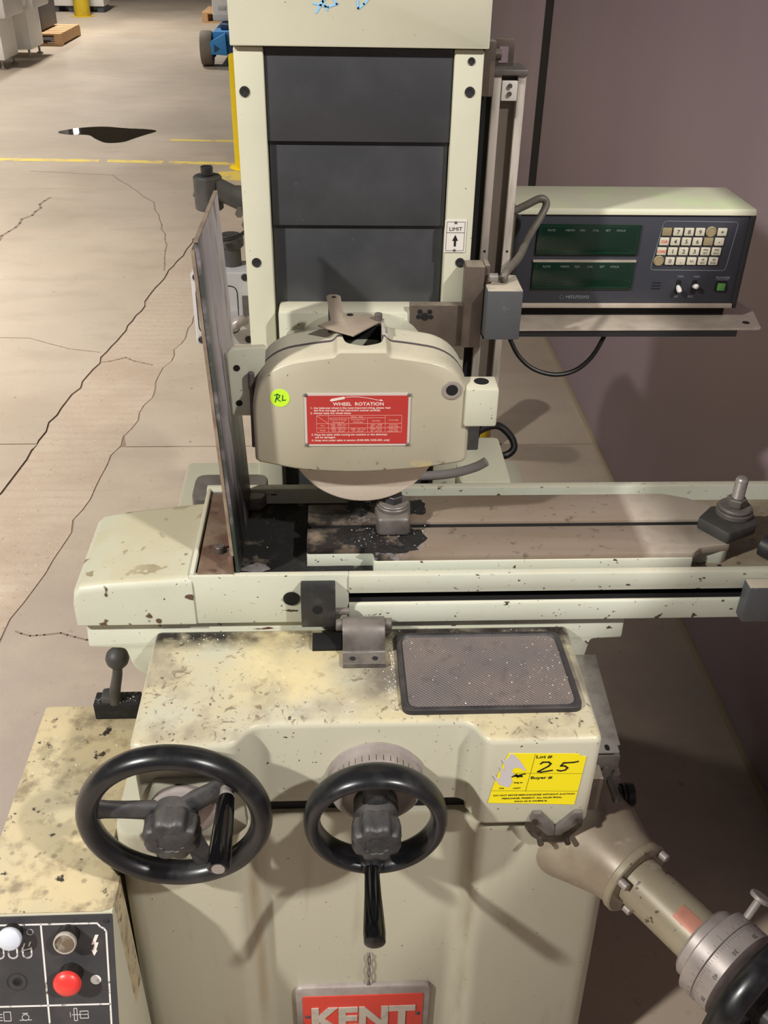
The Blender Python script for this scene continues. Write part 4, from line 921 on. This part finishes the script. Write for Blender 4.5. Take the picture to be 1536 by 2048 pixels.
# ================================================================ THINGS ON THE GRINDER
MT = thing('rubber_mat', 'grey diamond-tread rubber mat lying on the grinder apron', 'mat', (.19, .93, .8582))
mo = rp([(.0755, 1.007), (.0768, .857), (.3065, .857), (.3030, 1.007)], .014, 5)
def inset(pts, d):
    cx = sum(p[0] for p in pts)/len(pts); cy = sum(p[1] for p in pts)/len(pts)
    return [(cx+(p[0]-cx)*(1-d/.115), cy+(p[1]-cy)*(1-d/.075)) for p in pts]
i1 = inset(mo, .0065); i2 = inset(mo, .009)
obj('mat_rim', loft([[(x, y, .8582) for x, y in mo], [(x, y, .8650) for x, y in inset(mo, .0005)], [(x, y, .8660) for x, y in inset(mo, .002)], [(x, y, .8660) for x, y in i1], [(x, y, .8635) for x, y in i2]]), 'rubber_rim', MT)
obj('mat_tread', prism(inset(mo, .0088), 'z', .8600, .8640), 'rubber_mat', MT)

# clamp in the left end of the slot
C1 = thing('clamp_block', 'grimy squat clamp block with hex bolt under the grinding wheel', 'clamp', (.075, 1.12, .9705))
obj('block', prism(rp([(.052, 1.088), (.098, 1.088), (.101, 1.135), (.09, 1.150), (.062, 1.150), (.050, 1.135)], .008), 'z', .9706, 1.000, .006, 3), 'dirty_steel', C1)
obj('washer', join(cyl((.076, 1.122, 1.000), (.076, 1.122, 1.006), .0235, bv=.001, seg=36), cyl((.076, 1.122, 1.006), (.076, 1.122, 1.009), .0215, bv=.001, seg=36)), 'dirty_steel', C1)
obj('hex_bolt', join(cyl((.076, 1.122, 1.009), (.076, 1.122, 1.020), .0135, seg=6, bv=.001)), 'stop_black', C1)
# clamp in the right end of the slot
C2 = thing('clamp_block', 'dark diamond-shaped clamp with threaded stud and nut on right table end', 'clamp', (.55, 1.10, .9705))
obj('block', prism(rp([(.508, 1.103), (.538, 1.060), (.587, 1.085), (.592, 1.115), (.575, 1.140), (.535, 1.132)], .004), 'z', .9706, .989, .0025), 'cast_iron', C2)
obj('washer', join(cyl((.562, 1.112, .989), (.562, 1.112, .997), .0255, bv=.001, seg=36), cyl((.562, 1.112, .997), (.562, 1.112, 1.003), .0235, bv=.002, seg=36)), 'dirty_steel', C2)
obj('hex_nut', cyl((.562, 1.112, 1.003), (.562, 1.112, 1.016), .0142, seg=6, bv=.0015), 'dirty_steel', C2)
th = []
for k in range(13): th += [(.0078, .016+.0022*k), (.0088, .0171+.0022*k)]
obj('threaded_stud', lathe(th+[(.0078, .047), (.006, .0485)], (.562, 1.112, 1.0), (0, 0, 1), 20), 'steel', C2)
tag(obj('bent_bar', tube([(.482, 1.170, .962), (.492, 1.160, .958), (.505, 1.152, .955), (.525, 1.150, .955)], .006, 10), 'stop_black'), 'short bent dark metal bar beside the right clamp', 'bar')
NT = thing('loose_fitting', 'small dark loose screw fitting lying in the table tray', 'fitting', (.515, 1.045, .9376))
obj('fitting_body', cyl((.506, 1.046, .9415), (.528, 1.045, .9415), .0035, seg=12), 'brown_steel', NT)
obj('fitting_head', join(cyl((.503, 1.046, .9425), (.508, 1.046, .9425), .0052, seg=12), cyl((.526, 1.045, .9425), (.530, 1.045, .9425), .0048, seg=6)), 'stop_black', NT)
PE = thing('pipe_elbow', 'black threaded pipe elbow at right end of the table tray', 'pipe', (.61, 1.065, .9380))
obj('elbow_body', tube([(.600, 1.078, .9575), (.606, 1.070, .9575), (.614, 1.058, .9575)], .0165, 20), 'stop_black', PE)
obj('elbow_mouth', join(ring((.614, 1.058, .9575), (.55, -.83, 0), .011, .0192, .006, 24), cyl((.613, 1.059, .9575), (.6170, 1.0535, .9575), .0112)), 'black_hole', PE)

# ================================================================ DIGITAL READOUT AND SHELF
SHF = thing('readout_shelf', 'thin metal shelf under the digital readout', 'shelf', (.47, 1.55, 1.125))
obj('shelf_board', prism(rp([(.262, 1.448), (.700, 1.452), (.715, 1.53), (.69, 1.66), (.27, 1.66)], .006), 'z', 1.127, 1.130, .0005), 'shelf_metal', SHF)
obj('shelf_lip', box(.262, .66, 1.452, 1.456, 1.116, 1.1285), 'dro_frame', SHF)
obj('shelf_hole', cyl((.683, 1.478, 1.1295), (.683, 1.478, 1.1305), .006), 'black_hole', SHF)
obj('shelf_bracket', box(.193, .32, 1.60, 1.64, 1.08, 1.127, .002), 'cast_iron', SHF)
DR_ = thing('digital_readout', 'cream digital readout box with green displays and keypad', 'readout', (.48, 1.57, 1.1302))
obj('case', join(prism([(1.496, 1.302), (1.50, 1.3115), (1.64, 1.3105), (1.64, 1.150), (1.505, 1.150), (1.505, 1.300)], 'x', .284, .668, .002), ), 'dro_case', DR_)
for x0 in (.660, .2830): obj('side_frame', box(x0, x0+.0085, 1.497, 1.512, 1.148, 1.302, .001), 'dro_frame', DR_)
obj('foot_bar', box(.30, .655, 1.512, 1.63, 1.1304, 1.150), 'black_hole', DR_)
FP = obj('front_panel', box(.291, .660, 1.5005, 1.508, 1.156, 1.3015, .0006), 'dro_front', DR_)
obj('bottom_trim', box(.288, .664, 1.497, 1.506, 1.148, 1.1555, .001), 'shelf_metal', DR_)
ff = FRONT(0, 1.5004, 0)
for i, (z0, z1) in enumerate(((1.2375, 1.2865), (1.180, 1.2275))):
    x0, x1 = (.3195, .4860) if i == 0 else (.3180, .4850)
    D = obj('display_window', plate(ff, rect(x0, z0, x1, z1), .0035, 0, .001), 'dro_green', DR_, 'dark green display window')
    d2 = FRONT(0, 1.4968, 0)
    obj('display_border', join(line(d2, rect(x0+.005, z0+.004, x1-.005, z1-.003), .0008, .0003, 0, True), line(d2, rect(x0+.010, z0+.008, x0+.028, z1-.020), .0007, .0003, 0, True)), 'dro_green_edge', D)
    if i == 1: obj('display_hood', box(x0-.001, x1+.001, 1.4965, 1.501, z1-.0015, z1+.0015), 'shelf_metal', D)
    words = [('RATE', .022), ('MEMO', .052), ('RES', .072), ('CNL', .093), ('SET', .113), ('HOLD', .134)]
    obj('lettering', join(*[text(d2, s, .0048, x0+dx, z1-.0105, 0, .0002, 'CENTER', 0, 1.1) for s, dx in words]), 'dro_print', D)
obj('brand_lettering', join(text(ff, 'MITUTOYO', .0072, .3785, 1.1635, 0, .0003, 'LEFT', .0002, 1.05), line(ff, circ(.3715, 1.166, .0032, 14), .0007, .0003)), 'dro_print', DR_)
obj('keypad_outline', line(ff, rp([(.5120, 1.2125), (.6375, 1.2115), (.6430, 1.2910), (.5215, 1.2920)], .006), .0009, .0003, 0, True), 'dro_print', DR_)
KX = [.5285+.0180*i for i in range(6)]; KZ = [1.2755, 1.2600, 1.2440, 1.2280]
LEG = [['', '7', '8', '9', '', '+'], ['CLR', '4', '5', '6', '', '-'], ['LOAD', '1', '2', '3', 'PRE\nSET', 'PRE\nRCL'], ['', '0', '.', '+/-', 'SB\nSET', 'SB\nRCL']]
for r in range(4):
    for c in range(6):
        x = KX[c]-.0016*r; z = KZ[r]
        worn = (r, c) in ((0, 0), (3, 0), (0, 4), (1, 4))
        kf = FRONT(x, 1.5004, z)
        if (r, c) in ((0, 4), (3, 0)):
            k = obj('key', lathe([(.0085, 0), (.0085, .002), (.0070, .003), (.0068, .0022), (.0001, .0024)], (x, 1.5004, z), (0, -1, 0), 20), 'key_worn', DR_)
        else:
            k = obj('key', plate(kf, rp(rect(-.0074, -.0062, .0074, .0062), .0012, 2), .003, 0, .0005), 'key_worn' if worn else 'key_cream', DR_)
        s = LEG[r][c]
        if s:
            lf_ = FRONT(x, 1.4973, z); big = len(s) <= 2
            if '\n' in s:
                a_, b_ = s.split('\n'); tm = join(text(lf_, a_, .0045, 0, .0012, 0, .0002, 'CENTER', 0, 1.1), text(lf_, b_, .0045, 0, -.0042, 0, .0002, 'CENTER', 0, 1.1))
            else: tm = text(lf_, s, .0095 if big else .0058, 0, -.0032 if big else -.002, 0, .0002, 'CENTER', .0001, 1.0)
            obj('key_legend', tm, 'key_red' if s in ('CLR', 'LOAD') else 'key_ink', k)
for x, up in ((.5640, -1), (.5910, 1)):
    s_ = obj('toggle_switch', plate(FRONT(x, 1.5004, 1.1835), rp(rect(-.0042, -.012, .0042, .012), .004, 4), .0006), 'black_hole', DR_)
    obj('switch_lever', lathe([(.003, 0), (.0042, .006), (.004, .012), (.001, .0145)], (x, 1.5004, 1.1845), (0, -1, up*.35), 16), 'switch_white', s_)
obj('switch_text', join(text(ff, 'MM', .0052, .5655, 1.1995, 0, .0002, 'CENTER', 0, 1.2), text(ff, 'ABS', .0052, .5925, 1.1995, 0, .0002, 'CENTER', 0, 1.2), text(ff, 'IN', .0048, .5640, 1.1655, 0, .0002, 'CENTER', 0, 1.2), text(ff, 'INC', .0048, .5885, 1.1655, 0, .0002, 'CENTER', 0, 1.2), text(ff, 'POWER', .0056, .6370, 1.1975, 0, .0002, 'CENTER', .0001, 1.2), line(ff, [(.627, 1.1960), (.647, 1.1960)], .0005, .0003)), 'dro_print', DR_)
for z in (1.1905, 1.1855, 1.1805): obj('speaker_slot', plate(ff, rect(.5195, z-.0009, .5345, z+.0009), .0003), 'black_hole', DR_)
pb = obj('power_button', plate(ff, rect(.6270, 1.1765, .6440, 1.1935), .002), 'black_hole', DR_)
obj('button_cap', plate(ff, rect(.6295, 1.1790, .6415, 1.1910), .006, 0, .0006), 'power_green', pb)

# cables
tag(obj('reader_cable', tube([(.2365, 1.298, 1.2640), (.2385, 1.302, 1.275), (.2655, 1.352, 1.282), (.287, 1.41, 1.292), (.3095, 1.44, 1.315), (.318, 1.45, 1.332), (.308, 1.45, 1.339), (.285, 1.45, 1.328), (.262, 1.45, 1.318), (.235, 1.46, 1.316), (.212, 1.47, 1.322), (.203, 1.48, 1.335)], .0058, 12), 'cable_grey'), 'thick grey cable looping from the scale reader', 'cable')
tag(obj('power_cable', tube([(.279, 1.47, 1.1225), (.286, 1.465, 1.105), (.302, 1.46, 1.078), (.328, 1.455, 1.057), (.364, 1.452, 1.048), (.398, 1.455, 1.054), (.424, 1.46, 1.075), (.441, 1.467, 1.105), (.448, 1.475, 1.1225)], .0038, 10), 'cable_black'), 'thin black cable hanging in a loop below the readout shelf', 'cable')
CC = thing('cable_coil', 'black cables coiled on a hook behind the grinder', 'cable', (.33, 1.68, .682))
obj('cable_loop', tube([(.255, 1.66, .80), (.285, 1.69, .815), (.325, 1.71, .815), (.352, 1.70, .795), (.357, 1.685, .775), (.335, 1.675, .765), (.300, 1.67, .785), (.27, 1.665, .80)], .0075, 10), 'cable_black', CC)
obj('cable_loop', tube([(.26, 1.67, .81), (.285, 1.67, .795), (.315, 1.66, .775), (.335, 1.65, .745), (.350, 1.64, .715), (.352, 1.63, .690)], .006, 10), 'cable_black', CC)
obj('cable_loop', tube([(.25, 1.66, .81), (.27, 1.655, .79), (.295, 1.645, .77), (.30, 1.65, .75), (.27, 1.66, .76)], .009, 10), 'cable_black', CC)
obj('hanger_rod', cyl((.274, 1.665, .682), (.2800, 1.665, .985), .0055), 'cable_black', CC)
obj('cable_bundle', lump(.262, 1.66, .755, .032, .03, .05), 'cable_black', CC)
YB = thing('yellow_container', 'worn yellow container standing on the floor behind the grinder', 'container', (.50, 3.02, 0))
obj('container_body', lathe([(.055, 0), (.060, .01), (.060, .30), (.055, .31)], (.497, 3.06, .0), (0, 0, 1), 32), 'yellow_worn', YB)
obj('container_rim', ring((.497, 3.06, .30), (0, 0, 1), .05, .062, .015, 32, .002), 'yellow_worn', YB)

# ================================================================ FAR BACKGROUND
def bollard(name, x, y, r, h, mat, label):
    t = thing(name, label, 'bollard', (x, y, 0))
    obj('post', lathe([(r, 0), (r, h-.03), (r*.9, h-.008), (r*.5, h)], (x, y, 0), (0, 0, 1), 32), mat, t)
    obj('foot_paint', ring((x, y, .0013), (0, 0, 1), r, r*1.5, .002, 28), mat, t)
    return t
bollard('steel_bollard', -.665, 7.36, .083, .775, 'yellow_paint', 'bright yellow steel bollard close behind the grinder column')
bollard('steel_bollard', -4.03, 17.3, .125, 1.3, 'yellow_worn', 'thick worn yellow bollard far across the floor between white boxes')
def machine(x0, x1, y0, y1, h, label, grp):
    t = thing('leg_cabinet', label, 'cabinet', ((x0+x1)/2, (y0+y1)/2, 0), grp)
    obj('body', box(x0, x1, y0, y1, .10, h, .006), 'machine_white', t)
    obj('head', box(x0-.15, x1+.13, y0-.12, y1+.05, h, h+.5, .03), 'machine_grey', t)
    obj('head_panel', box(x0+.05, x1+.05, y0-.14, y0-.11, h+.04, h+.42, .01), 'machine_white', t)
    for x in (x0+.05, x1-.05):
        for y in (y0+.05, y1-.05):
            obj('leg', join(cyl((x, y, 0), (x, y, .012), .035, seg=16), cyl((x, y, .01), (x, y, .105), .014, seg=12)), 'steel', t)
    return t
machine(-4.15, -3.66, 11.75, 12.3, .52, 'white floor cabinet on four levelling feet standing nearer than its twin', 'white footed cabinets')
machine(-4.05, -3.60, 12.65, 13.2, .53, 'white floor cabinet on four levelling feet beside the wooden pallet', 'white footed cabinets')
dk = thing('dark_cabinet', 'tall slate-grey machine cabinet standing on a wooden pallet', 'cabinet', (-4.2, 14.2, .16))
obj('body', box(-4.7, -3.78, 13.9, 14.7, .165, 1.7, .01), 'machine_dark', dk)
obj('door', box(-4.6, -3.85, 13.885, 13.9, .3, 1.6, .005), 'machine_dark', dk)
def pallet(x0, x1, y0, y1, label, skew=0):
    t = thing('wooden_pallet', label, 'pallet', ((x0+x1)/2, (y0+y1)/2, 0))
    n = 6
    for k in range(n):
        a = y0+(y1-y0)*k/n
        obj('deck_board', box(x0, x1, a, a+(y1-y0)/n*.8, .125, .145), 'wood', t)
    for x in (x0, (x0+x1)/2-.04, x1-.09): obj('stringer', box(x, x+.09, y0, y1, .022, .125), 'wood', t)
    for y in (y0, y1-.1): obj('bottom_board', box(x0, x1, y, y+.1, 0, .022), 'wood', t)
    return t
pallet(-4.75, -3.52, 13.76, 14.85, 'pale wooden pallet under the slate-grey cabinet')
pallet(-2.05, -1.0, 16.6, 17.6, 'pale wooden pallet behind the blue scissor lift')
pallet(-3.7, -2.6, 20.6, 21.6, 'wooden pallet lying far beyond the thick yellow bollard')
for i, x in enumerate((-4.66, -4.19)):
    t = thing('white_box', ['white appliance box left of the thick yellow bollard', 'white appliance box right of the thick yellow bollard'][i], 'box', (x+.2, 18.1, 0))
    obj('body', box(x, x+.40, 17.85, 18.35, .09, .85, .01), 'machine_white', t)
    obj('skid', join(box(x+.02, x+.12, 17.87, 18.33, 0, .092), box(x+.28, x+.38, 17.87, 18.33, 0, .092)), 'machine_dark', t)
t = thing('grey_machine', 'low dark grey machine standing at the far end of the floor', 'machine', (-4.9, 21.6, 0))
obj('body', box(-5.6, -3.9, 21.2, 22.0, .1, 1.2, .03), 'machine_dark', t); obj('plinth', box(-5.5, -4.0, 21.25, 21.9, 0, .1), 'black_hole', t); obj('front_cover', box(-5.0, -4.3, 21.17, 21.2, .3, 1.0, .01), 'machine_grey', t)
# scissor lift
SLF = thing('scissor_lift', 'blue scissor lift with grey tyres behind the yellow bollard', 'lift', (-1.0, 12.6, 0))
WHL = obj('wheel', lathe([(.10, 0), (.176, .004), (.185, .02), (.185, .12), (.176, .136), (.10, .14)], (-1.555, 12.3, .185), (1, 0, 0), 36), 'tire', SLF)
obj('wheel_hub', lathe([(.10, 0), (.09, .03), (.03, .05)], (-1.42, 12.3, .185), (1, 0, 0), 24), 'blue_dark', WHL)
w2 = obj('wheel', lathe([(.10, 0), (.176, .004), (.185, .02), (.185, .12), (.176, .136), (.10, .14)], (-.62, 12.3, .185), (1, 0, 0), 36), 'tire', SLF)
obj('chassis', box(-1.40, -.65, 12.22, 13.9, .13, .37, .015), 'blue_paint', SLF)
obj('chassis_gusset', prism([(-1.42, .14), (-1.43, .27), (-1.25, .36), (-1.24, .13)], 'y', 12.12, 12.22, .005), 'blue_paint', SLF)
obj('tie_hole', prism([(-1.385, .16), (-1.385, .245), (-1.32, .20)], 'y', 12.115, 12.12), 'blue_dark', SLF)
obj('chassis_rib', box(-1.215, -1.18, 12.15, 12.24, .10, .36, .003), 'blue_dark', SLF)
obj('turntable', box(-1.32, -.75, 12.35, 13.7, .37, .43, .01), 'blue_dark', SLF)
obj('hood', box(-1.43, -.70, 12.60, 13.8, .44, 1.15, .02), 'machine_white', SLF)
obj('hood_recess', box(-1.36, -1.27, 12.585, 12.6, .56, .60, .004), 'machine_grey', SLF)
obj('hood_skirt', box(-1.425, -.71, 12.585, 12.602, .44, .505, .004), 'machine_grey', SLF)

# ================================================================ SHAVINGS
def shards(spots, name, label, mat, parent=None, smin=.0006, smax=.003):
    bm = new()
    for (x0, x1, y0, y1, z, n, den) in spots:
        for _ in range(n):
            x = random.uniform(x0, x1); y = random.uniform(y0, y1)
            if den and random.random() > den(x, y): continue
            L = random.uniform(smin, smax)*random.choice((.6, .8, 1, 1)); w = L*random.uniform(.2, .5); a = random.uniform(0, 6.28)
            c, s = math.cos(a), math.sin(a); hz_ = random.uniform(.0002, .0010)
            v = [bm.verts.new((x+c*L/2, y+s*L/2, z+.0001)), bm.verts.new((x-c*L/2, y-s*L/2, z+.0001)), bm.verts.new((x-s*w, y+c*w, z+.0001)), bm.verts.new((x+s*w*.3, y-c*w*.3, z+hz_))]
            for f in ((0, 1, 2), (0, 1, 3), (1, 2, 3), (2, 0, 3)): bm.faces.new([v[i] for i in f])
    bmesh.ops.recalc_face_normals(bm, faces=bm.faces[:])
    o = obj(name, bm, mat); tag(o, label, 'shavings', kind='stuff'); return o
edge = lambda x, y: 0.0 if (.0715 < x < .312 and .85 < y < 1.0115) or (-.042 < x < .066 and y > .942) else (1.0 if (y > .985 or .055 < x < .085) else .10)
shards([(-.22, .31, .87, 1.02, .858, 1500, edge), (.060, .0720, .85, .94, .858, 130, None), (.0665, .0720, .94, 1.0, .858, 90, None), (.24, .30, .88, .995, .8642, 110, None), (.09, .30, .87, .995, .8642, 130, None)],
       'metal_shavings', 'bright metal shavings scattered over the apron and rubber mat', 'shaving')
shards([(-.342, -.318, 1.090, 1.112, .6625, 50, None), (-.381, -.373, 1.090, 1.112, .6625, 20, None), (-.455, -.34, .95, 1.08, .6304, 110, None)], 'metal_shavings', 'bright metal shavings around the ball-ended lever', 'shaving')
shards([(.01, .125, 1.05, 1.19, .9735, 90, None), (-.19, -.02, 1.04, 1.22, .9385, 30, None)], 'metal_shavings', 'metal shavings on the table near the squat clamp', 'shaving', smin=.001, smax=.004)
